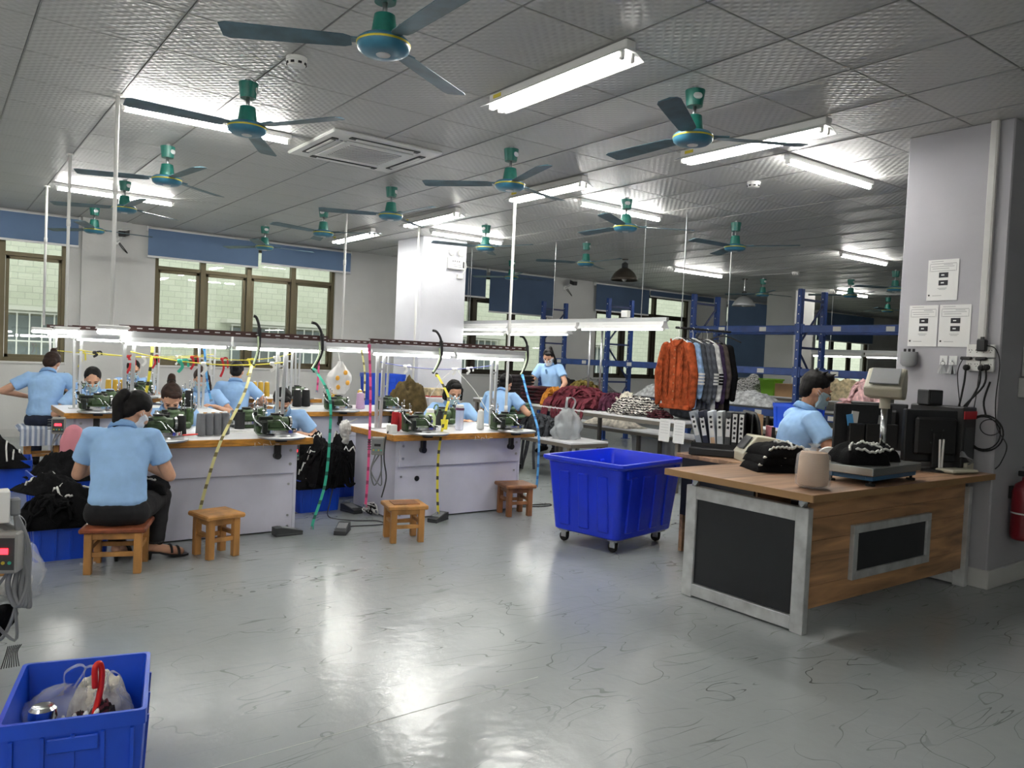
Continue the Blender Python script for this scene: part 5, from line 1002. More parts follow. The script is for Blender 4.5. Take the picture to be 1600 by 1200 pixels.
for k, (x, y, l) in enumerate(((6.6, 7.3, 'first'), (6.75, 7.25, 'second'))):
    o = thing('steel_post', l+' thin steel post between the rail and the long table', 'pole', (x, y, .75), 0, 'thin steel posts'); MB().cyl((0, 0, 0), (0, 0, 1.03), .014, n=10).build('pipe', 'steel', o, smooth=True); MB().cyl((0, 0, 0), (0, 0, .01), .04, n=14).build('flange', 'steel', o)
gr = thing('garment_rail', 'dark hanging rail carrying a row of sample garments', 'clothes rail', (6.5, 5.82, 1.75)); MB().cyl((0, 0, 0), (.92, 0, 0), .013, n=10).build('rod', 'black_plastic', gr, smooth=True)
for x in (.08, .86): MB().cyl((x, 0, 0), (x, 0, 1.248), .006, n=6).build('hanger_rod', 'steel', gr)
def garment(x, wid, hgt, m, label, sleeves=True, stripe=None, neck=True, seed=0, trouser=False, slL=.62):
    o = thing('hanging_garment', label, 'garment', (x, 5.82, 1.75), 0, 'sample garments on hangers'); b = MB(); zt = -.13
    ax, ay = (0, 1, 0), (1, 0, 0); hw = wid/2
    secs = [((0, 0, zt-hgt), hw*.92, .03), ((0, 0, zt-hgt*.92), hw*.98, .035), ((0, 0, zt-hgt*.5), hw*.95, .035), ((0, 0, zt-.16), hw*.9, .035), ((0, 0, zt-.06), hw*.82, .03), ((0, 0, zt-.01), hw*.45, .026), ((0, 0, zt), hw*.26, .02)]
    b.loft([(c, w, t, ax, ay) for c, w, t in secs], 22)
    if sleeves:
        for s in (-1, 1):
            b.cap((-.01, s*hw*.78, zt-.07), (-.015, s*hw*1.18, zt-.36), .052, .046, 10, 2); b.cap((-.015, s*hw*1.18, zt-.36), (-.015, s*hw*1.16, zt-slL), .046, .032, 10, 2)
    body = b.build('body', m, o); remesh(body, .011, 3, disp=.016, dscale=.09)
    if stripe:
        for s in (-1, 1):
            for k in range(4): MB().lathe([(.047, -.011), (.049, 0), (.047, .011)], (-.015, s*hw*1.18, zt-.36-.034*k), 14, caps=False).build('sleeve_stripe', stripe, o, smooth=True)
    hk = MB(); hk.tube(smoothpath([(0, 0, zt+.02), (0, 0, zt+.08), (0, .018, .0), (0, 0, .016), (0, -.016, 0)], 5), .003, 6); hk.tube(smoothpath([(0, -hw*.6, zt-.03), (0, 0, zt+.025), (0, hw*.6, zt-.03)], 4), .008, 6); hk.build('hanger', 'white_plastic' if seed % 3 == 0 else 'black_plastic', o, smooth=True)
    return o, body
o, bd = garment(6.55, .43, .72, 'knit_rust', 'orange cable-knit cardigan at the front of the garment rail', seed=0, slL=.7)
for y, s in ((.1, 1), (-.1, 1), (.19, 1), (-.19, 1)):
    for ph in (0, 1): MB().tube([(-.048, y+.012*math.sin(i*.9+ph*math.pi), -.2-.02*i) for i in range(29)], .008, 5).build('cable_stitch', 'knit_rust', o, smooth=True)
MB().box((-.045, .0, -.52), (.008, .035, .62)).build('button_band', 'knit_rust', o)
for i in range(7): MB().cyl((-.054, 0, -.24-.09*i), (-.048, 0, -.24-.09*i), .009, n=10).build('button', 'stool_wood_dark', o)
MB().box((0, 0, -.86), (.075, .42, .05), ch=.01).build('hem_rib', 'knit_rust', o)
MB().tube(smoothpath([(-.03, .085, -.125), (-.045, .05, -.17), (-.048, 0, -.2), (-.045, -.05, -.17), (-.03, -.085, -.125)], 5), .012, 6).build('neck_rib', 'knit_rust', o, smooth=True)
specs = [(6.63, .46, .74, 'knit_sky', 'light blue cardigan with white sleeve bands behind the orange one', 'trim_white'), (6.71, .46, .84, 'knit_slate', 'slate grey sweater second behind the orange cardigan', None), (6.78, .46, .86, 'knit_grey', 'plain mid grey sweater in the middle of the garment rail', None), (6.86, .46, .9, 'knit_grey', 'grey sweater with white sleeve bands on the garment rail', 'trim_white'), (6.94, .46, .84, 'knit_white', 'white sweater with black sleeve bands on the garment rail', 'black_knit'), (7.02, .44, .74, 'knit_purple', 'dark purple sweater on the garment rail', None), (7.1, .44, .82, 'knit_brown', 'brown grey sweater next to the black one on the rail', None), (7.19, .46, .9, 'black_knit', 'long black sweater with a small white emblem, last on the rail', None)]
for i, (x, w, h, m_, l, st) in enumerate(specs):
    o, _ = garment(x, w, h, m_, l, stripe=st, seed=i+1, slL=.6+.03*(i % 3))
    if i == 7: MB().tube(smoothpath([(-.05, -.1, -.38), (-.053, -.14, -.36), (-.053, -.11, -.4), (-.05, -.15, -.42)], 4), .006, 5).build('emblem', 'trim_white', o, smooth=True)
o = thing('empty_hanger', 'empty black hanger at the end of the garment rail', 'hanger', (7.3, 5.82, 1.75), R_(35)); MB().tube(smoothpath([(0, 0, -.05), (0, .018, 0), (0, 0, .016), (0, -.016, 0)], 5), .003, 6).build('hook', 'chrome', o); MB().tube(smoothpath([(0, -.2, -.12), (0, 0, -.05), (0, .2, -.12)], 5), .008, 6).build('bar', 'black_plastic', o, smooth=True)
# heaps in the crates near the seamstresses
for (x, y, z, w, d, h, sd, l, rz, tr) in [(.7, 5.55, .2, .5, .42, .24, 21, 'black knitwear with white wavy trim heaped in the crate behind the red stool', 0, (((-.9, .1), (-.5, .35), (-.1, .2), (.2, .3), (.6, -.1)), ((-.7, -.4), (-.4, -.1), (-.2, -.5), (.1, -.6)), ((.3, .5), (.5, .2), (.8, .3)))), (.62, 5.7, .38, .34, .3, .12, 22, 'dark charcoal piece folded on top of the black knitwear heap', .4, (((-.8, 0), (0, .4), (.8, .1)),)), (.9, 7.2, .21, .5, .42, .22, 23, 'black knitwear with a white bow heaped in the crate near the pink cushion', .2, (((-.2, .2), (.2, .6), (.6, .3), (.9, .5)), ((-.1, .0), (.2, .5)))), (.4, 8.1, .21, .66, .46, .26, 24, 'black knitwear with white bands in the crate next to the striped cushion', 0, (((.5, -.9), (.45, -.4), (.5, .1)), ((.62, -.8), (.6, -.3)), ((.75, -.2), (.8, .3)))),
                                         (2.62, 6.28, .2, .42, .42, .3, 25, 'large heap of black knitwear with white edges between the lilac tables', 0, (((-.8, -.5), (-.2, -.2), (.3, -.6), (.8, -.4)), ((-.9, .2), (-.4, .5), (.2, .3), (.8, .6)), ((-.6, -.8), (0, -.9), (.5, -.75)), ((-.3, -.1), (.2, .1), (.7, -.1)))), (2.66, 6.36, .46, .28, .26, .16, 26, 'black bundle on top of the heap between the lilac tables', .3, (((-.8, 0), (0, -.3), (.8, .2)),)), (3.08, 6.72, .2, .4, .4, .36, 27, 'black knitwear with white trim behind the grey control box', 0, (((-.8, .3), (-.3, -.1), (.2, .2)), ((-.9, -.4), (-.2, -.6), (.5, -.5)))), (.32, 9.3, .3, .4, .36, .14, 28, 'black cloth in the crate by the back wall', 0, ())]:
    knit_pad(x, y, z, w, d, h, sd, l, rz, tr, amp=.7, n=30)
tangle(.6, 5.42, .2, .16, .12, .16, 30, 'black_knit', 'black frayed knit strips hanging over the crate rim', 24, .05, .22, hang=(0, 0)); tangle(2.7, 6.12, .22, .2, .1, .3, 31, 'black_knit', 'black ruffled knit spilling over the crate between the tables', 40, .05, .22)
# foreground crate contents
cb = carrier(.36, 2.74, .1, .62, 'crumpled clear plastic bag with loop handles in the foreground crate', 'bag_film', 5, None, R_(40)); cb.scale = (1.25, .8, .75); cb.rotation_euler = (0, R_(14), R_(-10)); carrier(.47, 2.68, .1, .42, 'second clear bag with rubbish in the foreground crate', 'bag_film', 9, 'knit_maroon', R_(10))
o = thing('steel_flask', 'dark flask with a shiny steel lid in the foreground crate', 'flask', (.28, 2.56, .07)); MB().lathe([(.034, 0), (.038, .01), (.038, .17), (.034, .185)], n=24).build('body', 'black_plastic', o, auto=40); MB().lathe([(.036, .186), (.038, .19), (.036, .215), (.028, .222), (.02, .218)], n=24).build('lid', 'chrome', o, auto=40)
mat('snip_red', (216, 40, 30), rough=.4)
o = thing('thread_snips', 'red-handled thread snips standing in the foreground crate', 'snips', (.42, 2.6, .22), R_(20)); MB().tube(smoothpath([(0, 0, 0), (.015, 0, .06), (.02, 0, .12), (.012, 0, .15), (-.002, 0, .14), (.0, 0, .08)], 5), .009, 8).build('handle', 'snip_red', o, smooth=True); MB().box((.0, 0, -.03), (.012, .004, .07), ry=.1).build('blade', 'chrome', o)
o = thing('white_gloves', 'pair of white work gloves lying in the foreground crate', 'gloves', (.37, 2.55, .1)); b_ = MB(); b_.ell((0, 0, .06), (.06, .04, .06)); b_.ell((.05, 0, .09), (.03, .03, .04)); [b_.cap((-.03+.02*i, 0, .1), (-.04+.03*i, .0, .15), .009, .008, 8, 2) for i in range(4)]; remesh(b_.build('glove', 'knit_white', o), .006, 3); b_ = MB(); b_.ell((-.06, .02, .05), (.04, .04, .05)); remesh(b_.build('glove', 'knit_white', o), .006, 3)
heap(.43, 2.64, .1, .15, .26, .14, 40, 'knit_maroonstripe', 'dark red scraps in the foreground crate', .2, None, 'cloth', .8); heap(.46, 2.75, .1, .16, .16, .16, 41, 'knit_cream', 'pale wrapped scraps in the corner of the foreground crate', .2, None, 'cloth', .45); heap(.44, 2.52, .12, .16, .13, .14, 42, 'knit_dark', 'black scraps with white thread in the foreground crate', .2, None, 'cloth', .8)
carrier(.36, 4.75, .0, .85, 'tied white plastic bag on the floor by the left work place', 'bag_film', 12, 'knit_white')
o = thing('hanging_cloth', 'black frayed cloth hanging at the left edge work place', 'cloth', (.23, 3.3, .3)); MB().grid(lambda u, v: (-.12+.16*u*(1-.3*v)+.02*math.sin(v*6), .03*math.sin(u*9)+.05*v, .12-.18*u*v-.05*u), 12, 12).build('cloth', 'black_knit', o, smooth=True)
fr_ = MB()
for i in range(8): fr_.tube(smoothpath([(.02+.006*i, .03, -.08), (.015+.005*i, .04, -.11), (.0+.008*i, .03, -.16)], 3), .0018, 4)
tag(fr_.build('fringe', 'black_knit', o), kind='stuff')
# cushions
mat('cushion_pink', (216, 140, 152), rough=.9, bump=.3, bscale=80); stripes('cushion_stripe', (222, 226, 232), (150, 162, 186), 7, 0, 'X')
o = thing('seat_cushion', 'blue and white striped cushion on the stool under the jeans worker', 'cushion', (.93, 9.15, .4)); remesh(MB().box((0, 0, .03), (.44, .36, .06), ch=.025).build('pad', 'cushion_stripe', o), .012, 4); MB().grid(lambda u, v: (-.2+.4*u, -.19-.01*math.sin(u*20), .03-.16*v), 20, 4).build('drape', 'cushion_stripe', o, smooth=True)
o = thing('pink_chair_cover', 'pink cover over a backrest below the control box', 'chair cover', (.98, 7.38, 0)); MB().box((0, 0, .2), (.22, .22, .4), ch=.02).build('seat_block', 'stool_wood_dark', o); remesh(MB().loft([((0, 0, .38), .1, .06, (1, 0, 0), (0, 1, 0)), ((0, 0, .5), .1, .06, (1, 0, 0), (0, 1, 0)), ((0, 0, .6), .06, .05, (1, 0, 0), (0, 1, 0)), ((0, 0, .63), .02, .02, (1, 0, 0), (0, 1, 0))]).build('cover', 'cushion_pink', o), .012, 3)
# ------------------------------------------------------------------ people
mat('skin', (206, 158, 130), rough=.55, var=.06, vscale=20); mat('skin_tan', (186, 136, 108), rough=.55, var=.06, vscale=20); mat('hair', (18, 15, 15), rough=.6, spec=.25, var=.3, vscale=40, stretch=(1, 1, .2)); mat('hair_brown', (48, 32, 26), rough=.6, spec=.25, var=.3, vscale=40)
mat('polo', (158, 196, 238), rough=.9, spec=.2, var=.05, vscale=8, bump=.35, bscale=9); mat('polo_dark', (132, 170, 214), rough=.9, spec=.2, bump=.3, bscale=9); mat('trousers_black', (22, 22, 25), rough=.9, bump=.3, bscale=9); mat('jeans', (34, 42, 62), rough=.9, var=.25, vscale=12, bump=.4, bscale=14); mat('mask_blue', (176, 204, 212), rough=.8, bump=.3, bscale=30, stretch=(1, 1, 6)); mat('mask_white', (226, 228, 232), rough=.8); mat('eye_dark', (26, 18, 16), rough=.3); mat('lip', (170, 96, 88), rough=.5); mat('leather', (120, 70, 44), rough=.5)
def ik(a, t, l1, l2, pole):
    d = t-a; L = min(d.length, (l1+l2)*.995); d = d.normalized(); t = a+d*L
    x = (l1*l1-l2*l2+L*L)/(2*L); hgt = math.sqrt(max(0, l1*l1-x*x)); p = Vector(pole); p = p-d*p.dot(d)
    return a+d*x+p.normalized()*hgt, t
def add_hand(mb, w, d, n, side, curl, k=1.0):
    """palm + four fingers + thumb; d finger direction, n palm normal, side +1 right -1 left"""
    d = d.normalized(); n = (n-d*n.dot(d)).normalized(); s = d.cross(n)*side
    for i, o in enumerate((-.027, -.009, .009, .026)):
        o *= k; a = w+s*o*.7; b = w+d*.082*k+s*o; mb.cap(a, b, .014*k, .0115*k, 8, 2)
        L = (.056, .068, .074, .064)[i]*k; c0 = b; ang = 0
        for j, f in enumerate((.45, .32, .23)):
            ang += curl*(1, 1.1, .7)[j]; dd = d*math.cos(ang)+n*math.sin(ang); c1 = c0+dd*L*f*1.05; mb.cap(c0, c1, (.0098-.0008*j)*k, (.0092-.0008*j)*k, 8, 2); c0 = c1
    a = w+d*.025*k+s*.022*k; b = a+(d*.55+s*.7+n*.35).normalized()*.045*k; c = b+(d*.85+s*.2+n*.45).normalized()*.035*k
    mb.cap(a, b, .014*k, .011*k, 8, 2); mb.cap(b, c, .0105*k, .0085*k, 8, 2)
def person(name, label, loc, rz, pz=.42, lean=12, hp=20, hy=0, ht=0, rh=(.14, .3, .2), lh=(-.14, .3, .2), rpole=(1, -.6, -.5), lpole=(-1, -.6, -.5), legs='sit', feet=None, knees=None, hair='pony', mask=False, face=True, trousers='trousers_black', skin='skin', k=1.0, vox=.008, curl=.5, hands=True, shoes='black_rubber', side=0, detail=False, hairm='hair'):
    R = lambda a, ax: Matrix.Rotation(R_(a), 3, ax)
    P = Vector((0, 0, pz)); X = Vector((1, 0, 0)); la = R_(lean)
    T = R(side, 'Y')
    mid = P+T @ Vector((0, math.sin(la*.6), math.cos(la*.6)))*.21*k; U = T @ Vector((0, math.sin(la), math.cos(la))); F = T @ Vector((0, math.cos(la), -math.sin(la))); X = T @ X
    N = mid+U*.26*k
    Sh = {s: N-U*.05*k+X*s*.158*k for s in (1, -1)}
    Hm = T @ R(-(lean*.35+hp), 'X') @ R(ht, 'Y'); Hm = R(hy, 'Z') @ Hm
    nd = (U+Hm @ Vector((0, 0, 1))).normalized(); Hc = N+nd*.05*k+Hm @ Vector((0, .022, .09))*k
    H = lambda x, y, z: Hc+Hm @ Vector((x, y, z))*k
    b = MB()
    b.cap(P, mid, .1*k, .09*k); b.cap(mid, N-U*.06*k, .09*k, .07*k); b.cap(N-U*.06*k, H(0, -.015, -.06), .05*k, .048*k)
    # head
    b.ell(H(0, -.012, .018), (.071*k, .088*k, .09*k), Hm, 18, 12); b.ell(H(0, .02, -.04), (.056*k, .062*k, .068*k), Hm, 16, 10); b.ell(H(0, .045, -.088), (.028*k, .026*k, .02*k), Hm); b.cap(H(0, .08, .005), H(0, .096, -.026), .008*k, .0115*k, 8, 2)
    for s in (1, -1): b.ell(H(s*.071, -.008, -.012), (.009*k, .018*k, .028*k), Hm, 10, 6); b.ell(H(s*.03, .07, -.03), (.02*k, .014*k, .018*k), Hm, 10, 6); b.ell(H(s*.03, .072, .018), (.026*k, .008*k, .008*k), Hm, 10, 6)
    El = {}; Wr = {}
    for s, tg, pole in ((1, rh, rpole), (-1, lh, lpole)):
        t = P+Vector(tg)*k; e, w = ik(Sh[s], t, .265*k, .235*k, pole); El[s], Wr[s] = e, w
        b.cap(N-U*.06*k, Sh[s], .05*k, .05*k); b.cap(Sh[s], e, .046*k, .038*k); b.cap(e, w, .037*k, .024*k)
        fd = (w-e).normalized()
        if hands: add_hand(b, w, fd+Vector((0, 0, -.12)), Vector((-s*.35, .1, -1)), s, curl, k*.98)
        else: b.ell(w+fd*.05, (.03, .03, .03))
    # legs
    An = {}
    Kn = {}
    for i, s in enumerate((1, -1)):
        hip = P+Vector((s*.088*k, .0, -.03))
        if legs == 'sit':
            kn = Vector(knees[i]) if knees else Vector((s*.13*k, .4*k, max(.28, pz+.02)))
            an = Vector(feet[i][0]) if feet else Vector((s*.12*k, .34*k, .08)); to = Vector(feet[i][1]) if feet else an+Vector((s*.02, .15, -.05))
        else:
            kn = Vector((s*.09, .03, pz*.53)); an = Vector((s*.09, -.01, .08)); to = an+Vector((s*.03, .15, -.05))
        Kn[s] = kn; An[s] = (an, to); b.cap(P, hip, .07*k, .07*k); b.cap(hip, kn, .07*k, .05*k); b.cap(kn, an, .046*k, .033*k); b.cap(an+Vector((0, 0, -.03)), to, .032*k, .026*k); b.cap(an, an+(an-to)*.25+Vector((0, 0, -.04)), .03*k, .028*k)
    body = b.build(name, skin); body.location = loc; body.rotation_euler = (0, 0, rz); tag(body, label, 'person'); remesh(body, vox, 3, .45)
    # shirt
    S = MB(); f0 = Vector((0, 1, 0)); hem = P+Vector((0, 0, .0 if legs == 'sit' else -.05))
    sec = [(hem, .14, .11, f0), (P+Vector((0, .0, .05)), .162, .13, f0), (mid-U*.05, .15, .12, F), (mid+U*.06, .158, .118, F), (mid+U*.14*k, .166, .118, F), (N-U*.07*k, .16, .1, F), (N-U*.025*k, .105, .075, F), (N+U*.012*k, .064, .06, F)]
    S.loft([(c, hx*k, hy_*k, X, fy) for c, hx, hy_, fy in sec], 22)
    for s in (1, -1):
        e = Sh[s]+(El[s]-Sh[s])*.62; S.cap(N-U*.06*k, Sh[s], .062*k, .062*k); S.cyl(Sh[s]-(El[s]-Sh[s])*.1, e, .064*k, .066*k, 14); S.ell(Sh[s], (.063*k, .063*k, .063*k))
    sh = S.build('shirt', 'polo', body); remesh(sh, max(.009, vox), 3, .5, disp=.014, dscale=.1)
    C = MB(); ring = []
    for i in range(17):
        a = math.pi*2*(i/16)+math.pi/2; c = N+U*(.022+.012*math.sin(-a))*k+X*.062*k*math.cos(a)+F*.06*k*math.sin(a); o_ = (X*math.cos(a)+F*math.sin(a)); ring.append([c-o_*.004+U*.016*k, c+o_*.006+U*.012*k, c+o_*.022*k-U*.022*k, c+o_*.01*k-U*.026*k])
    C.rings(ring).build('collar', 'polo_dark', sh, smooth=True)
    MB().box(N+F*.112*k-U*.1*k, (.028*k, .012, .12*k), rx=-la-.25).build('placket', 'polo_dark', sh)
    # trousers
    Tm = MB(); Tm.ell(P-Vector((0, 0, .01)), (.168*k, .142*k, .105*k))
    for s in (1, -1):
        hip = P+Vector((s*.08*k, 0, -.02)); an = An[s][0]; Tm.cap(P, hip, .1*k, .1*k); Tm.cap(hip, Kn[s], .095*k, .068*k); Tm.cap(Kn[s], an+(Kn[s]-an)*.08, .066*k, .052*k)
    tr = Tm.build('trousers', trousers, body); remesh(tr, max(.01, vox), 3, .5, disp=.014, dscale=.09)
    for s in (1, -1):
        an, to = An[s]; sm = MB()
        if shoes == 'sandal':
            d = (to-an); d.z = 0; d = d.normalized(); q = d.cross(Vector((0, 0, 1))); A0 = Vector((an.x, an.y, 0)); hz = A0-d*.03
            sm.rings([[p+q*w*j+Vector((0, 0, zz+z2)) for j, z2 in ((-1, 0), (1, 0), (1, .012), (-1, .012))] for p, w, zz in ((hz-d*.02, .026, .045), (hz+d*.05, .024, .035), (A0+d*.1, .036, .004), (A0+d*.17, .034, .002), (A0+d*.2, .02, .003))]); sm.cyl(hz+Vector((0, 0, 0)), hz+Vector((0, 0, .05)), .009, .016, 8)
            ag = lambda c, r, t0: [c+q*r*math.cos(a)+Vector((0, 0, 1))*r*math.sin(a)*t0 for a in [math.pi*i/10 for i in range(11)]]
            sm.tube(ag(A0+d*.09+Vector((0, 0, .035)), .042, 1.1), .008); sm.tube(ag(A0+d*.135+Vector((0, 0, .018)), .041, 1.1), .009); sm.tube([an+Vector((0, 0, .01))+(q*math.cos(a)+d*math.sin(a))*.045 for a in [2*math.pi*i/14 for i in range(15)]], .007)
            sm.build('sandal', shoes_m, body, smooth=False)
        else:
            sm.cap(an+(an-to)*.3+Vector((0, 0, -.045)), to+Vector((0, 0, -.005)), .036*k, .033*k); sm.cap(an, an+(to-an)*.5, .04*k, .034*k); remesh(sm.build('shoe', shoes, body), .01, 2)
    # face
    if face:
        for s in (1, -1):
            MB().ell(H(s*.029, .0775, -.002), (.0125*k, .006*k, .0042*k), Hm, 12, 6).build('eye', 'eye_dark', body, smooth=True)
            MB().tube([H(s*.013, .084, .018), H(s*.03, .083, .022), H(s*.044, .073, .018)], .0028*k, 5).build('eyebrow', hairm, body, smooth=True)
        if not mask: MB().ell(H(0, .0815, -.062), (.02*k, .006*k, .0065*k), Hm, 12, 6).build('lips', 'lip', body, smooth=True)
    if mask:
        def fm(u, v):
            a = R_(-82+164*u); z = -.008-.092*v; rx = .066-.012*v**2; ry = .084+.016*math.cos(a)**2*(1-abs(v-.35)) ; 
            return H(rx*math.sin(a)*(1-.1*v), -.004+ry*math.cos(a)+.004*math.sin(v*14), z+.012*abs(math.sin(a))*(.5-v))
        mo = MB().grid(fm, 18, 10).build('face_mask', 'mask_white' if mask == 'white' else 'mask_blue', body, smooth=True); sd = mo.modifiers.new('thick', 'SOLIDIFY'); sd.thickness = .003
        for s in (1, -1):
            for vv in (.05, .95):
                MB().tube(smoothpath([fm(.5+s*.49, vv), H(s*.074, .02, -.02-.03*vv), H(s*.082, -.018, -.0-.02*vv)], 4), .0016, 4).build('ear_loop', 'mask_white', mo)
    # hair
    hb = MB()
    if hair == 'short':
        hb.ell(H(0, -.02, .042), (.078*k, .088*k, .082*k), Hm, 18, 10); hb.ell(H(0, .035, .095), (.062*k, .045*k, .03*k), Hm); hb.ell(H(0, -.06, .0), (.066*k, .045*k, .07*k), Hm)
        for i in range(14): a = i*.9; hb.cap(H(.045*math.cos(a), -.01+.06*math.sin(a), .105), H(.06*math.cos(a), .01+.075*math.sin(a), .13), .012, .004, 6, 1)
    else:
        hb.ell(H(0, -.026, .034), (.08*k, .09*k, .088*k), Hm, 18, 10); hb.ell(H(0, -.06, -.02), (.07*k, .05*k, .07*k), Hm)
        if hair in ('pony', 'highpony', 'longpony'):
            z0 = {'pony': .02, 'highpony': .09, 'longpony': .04}[hair]; L = {'pony': .27, 'highpony': .2, 'longpony': .3}[hair]
            up = Vector((0, 0, 1)); p0 = H(0, -.1, z0); q1 = p0+Hm @ Vector((0, -.035, .02)); q2 = q1+Hm @ Vector((0, -.03, -.03))-up*.04; q3 = q2-up*L*.6; q4 = q2-up*L
            hb.cap(H(0, -.08, z0), p0, .03, .022); hb.cap(p0, q1, .022, .028); hb.cap(q1, q2, .03, .034); hb.cap(q2, q3, .034, .028); hb.cap(q3, q4, .028, .008)
        if hair == 'bun': hb.ell(H(0, -.06, .12), (.034, .034, .032), Hm); hb.cap(H(0, -.05, .09), H(0, -.06, .12), .03, .03); hb.cap(H(.01, -.06, .14), H(.02, -.06, .165), .012, .006, 6, 1)
        if hair == 'lowbun': hb.ell(H(0, -.115, .0), (.045, .04, .042), Hm)
        if hair == 'bob':
            for s in (1, -1): hb.cap(H(s*.074, .0, .03), H(s*.08, .008, -.07), .018, .016); hb.cap(H(s*.07, -.04, .02), H(s*.072, -.035, -.08), .028, .026)
            hb.cap(H(-.05, -.08, 0), H(.05, -.08, -.07), .04, .04); hb.ell(H(0, .04, .085), (.055, .034, .026), Hm)
        if hair in ('highpony', 'fringe', 'longpony'): hb.ell(H(-.02, .045, .08), (.05, .03, .024), Hm)
        if hair == 'longpony':
            hb.cap(H(-.07, -.02, .03), H(-.085, -.02, -.08), .02, .024); hb.cap(H(-.085, -.02, -.08), H(-.095, -.0, -.22), .026, .016); hb.cap(H(-.095, 0, -.22), H(-.095, .02, -.3), .016, .006)
    ho = hb.build('hair', hairm, body); remesh(ho, max(.006, vox*.8), 2, .4, disp=.006, dscale=.03)
    if hair in ('pony', 'highpony'): MB().lathe([(.024, -.008), (.03, 0), (.024, .008)], H(0, -.105, {'pony': .0, 'highpony': .09}[hair]), 12, Hm @ R(80, 'X'), caps=False).build('hair_band', 'black_rubber', ho)
    return body
shoes_m = 'black_plastic'
# the seamstress on the red stool
person('person', 'seated woman in light blue polo and black trousers with a low ponytail', (.91, 5.06, 0), R_(-18), pz=.36, lean=17, hp=30, hy=-48, ht=4, rh=(.12, .32, .2), lh=(-.08, .34, .24), rpole=(.7, -.6, -.5), lpole=(-.8, -.6, -.5), knees=[(.2, .32, .37), (-.1, .36, .4)], feet=[((.19, .19, .1), (.33, .25, .03)), ((-.02, .2, .1), (-.0, .36, .03))], hair='pony', face=True, mask='white', vox=.006, shoes='sandal', k=1.0, skin='skin')
knit_pad(1.08, 5.34, .4, .34, .3, .09, 51, 'black knit with white wavy edge on the lap of the seated woman', R_(-18), (((-.7, -.5), (-.2, -.2), (.2, -.5), (.6, -.3)),), amp=.4)
# the man at the desk
person('person', 'seated man in light blue polo and blue face mask at the desk', (5.02, 3.36, 0), R_(-127), pz=.52, lean=13, hp=12, hy=0, rh=(.16, .34, .22), lh=(-.12, .36, .22), rpole=(1, -.4, -.6), hair='short', mask='blue', vox=.006, k=1.17, skin='skin_tan', trousers='jeans')
# the seamstresses at the tables
person('person', 'seated woman in blue polo and dark jeans with a top bun, back turned', (.95, 9.12, 0), R_(-14), pz=.53, lean=24, hp=30, hy=-15, rh=(.16, .34, .26), lh=(-.2, .24, .2), lpole=(-1, -.3, -.4), hair='bun', face=False, mask='white', trousers='jeans', hairm='hair_brown')
person('person', 'masked woman with dark parted hair working behind the middle row', (1.36, 9.05, 0), R_(172), pz=.37, lean=16, hp=24, rh=(.14, .3, .3), lh=(-.14, .3, .3), hair='lowbun', mask='blue')
person('person', 'woman with clipped fringe and high ponytail bending over the front table', (1.6, 6.86, 0), R_(170), pz=.36, lean=22, hp=34, rh=(.14, .3, .28), lh=(-.14, .3, .28), hair='highpony', hairm='hair_brown', vox=.007)
person('person', 'woman with long side hair half hidden behind a white rail post', (2.42, 9.0, 0), R_(165), pz=.38, lean=14, hp=20, rh=(.14, .3, .3), lh=(-.14, .3, .3), hair='longpony', hairm='hair_brown', mask='blue')
person('person', 'woman in blue polo with a low bun seen from behind at the rear row', (2.85, 9.2, 0), R_(-25), pz=.45, lean=8, hp=24, rh=(.22, .3, .2), lh=(-.14, .2, .05), hair='lowbun', face=False)
person('person', 'masked worker bowed very low behind the front table machine', (2.58, 6.95, 0), R_(160), pz=.36, lean=30, hp=34, rh=(.14, .3, .24), lh=(-.14, .3, .24), hair='fringe', mask='blue', vox=.007)
person('person', 'masked woman with a black bob behind the table with the bottle', (4.24, 6.76, 0), R_(160), pz=.4, lean=16, hp=18, hy=6, rh=(.14, .3, .3), lh=(-.14, .3, .3), hair='bob', mask='blue', vox=.007)
person('person', 'woman leaning over a stack with her back turned beside the pole', (5.32, 7.5, 0), R_(-62), pz=.5, lean=32, hp=20, hy=0, rh=(.2, .36, .22), lh=(-.1, .36, .24), hair='lowbun', face=False)
person('person', 'standing masked woman sorting knitwear at the long table', (7.24, 8.78, 0), R_(112), pz=.82, lean=14, hp=30, hy=12, rh=(.16, .34, .06), lh=(-.26, .3, .02), rpole=(1, -.6, -.2), lpole=(-1, -.3, .1), legs='stand', hair='longpony', mask='white', k=.98, vox=.007, trousers='jeans', hairm='hair')
person('person', 'worker with only the top of the head showing behind the rear row', (2.12, 11.1, 0), R_(175), pz=.4, lean=14, hp=20, rh=(.14, .3, .3), lh=(-.14, .3, .3), hair='pony', mask='blue', hands=False)
for x, y, l in ((1.36, 9.05, 'masked woman of the middle row'), (1.6, 6.86, 'woman with the fringe'), (2.42, 9.0, 'woman with long side hair'), (2.58, 6.95, 'worker bowed low'), (4.24, 6.76, 'woman with the bob'), (2.12, 11.1, 'worker of the rear row')): stool(x, y, 0, .27, .26, 'low stool under the '+l)
stool(5.32, 7.5, R_(20), .4, .28, 'stool under the woman beside the pole', 'stool_wood_dark')
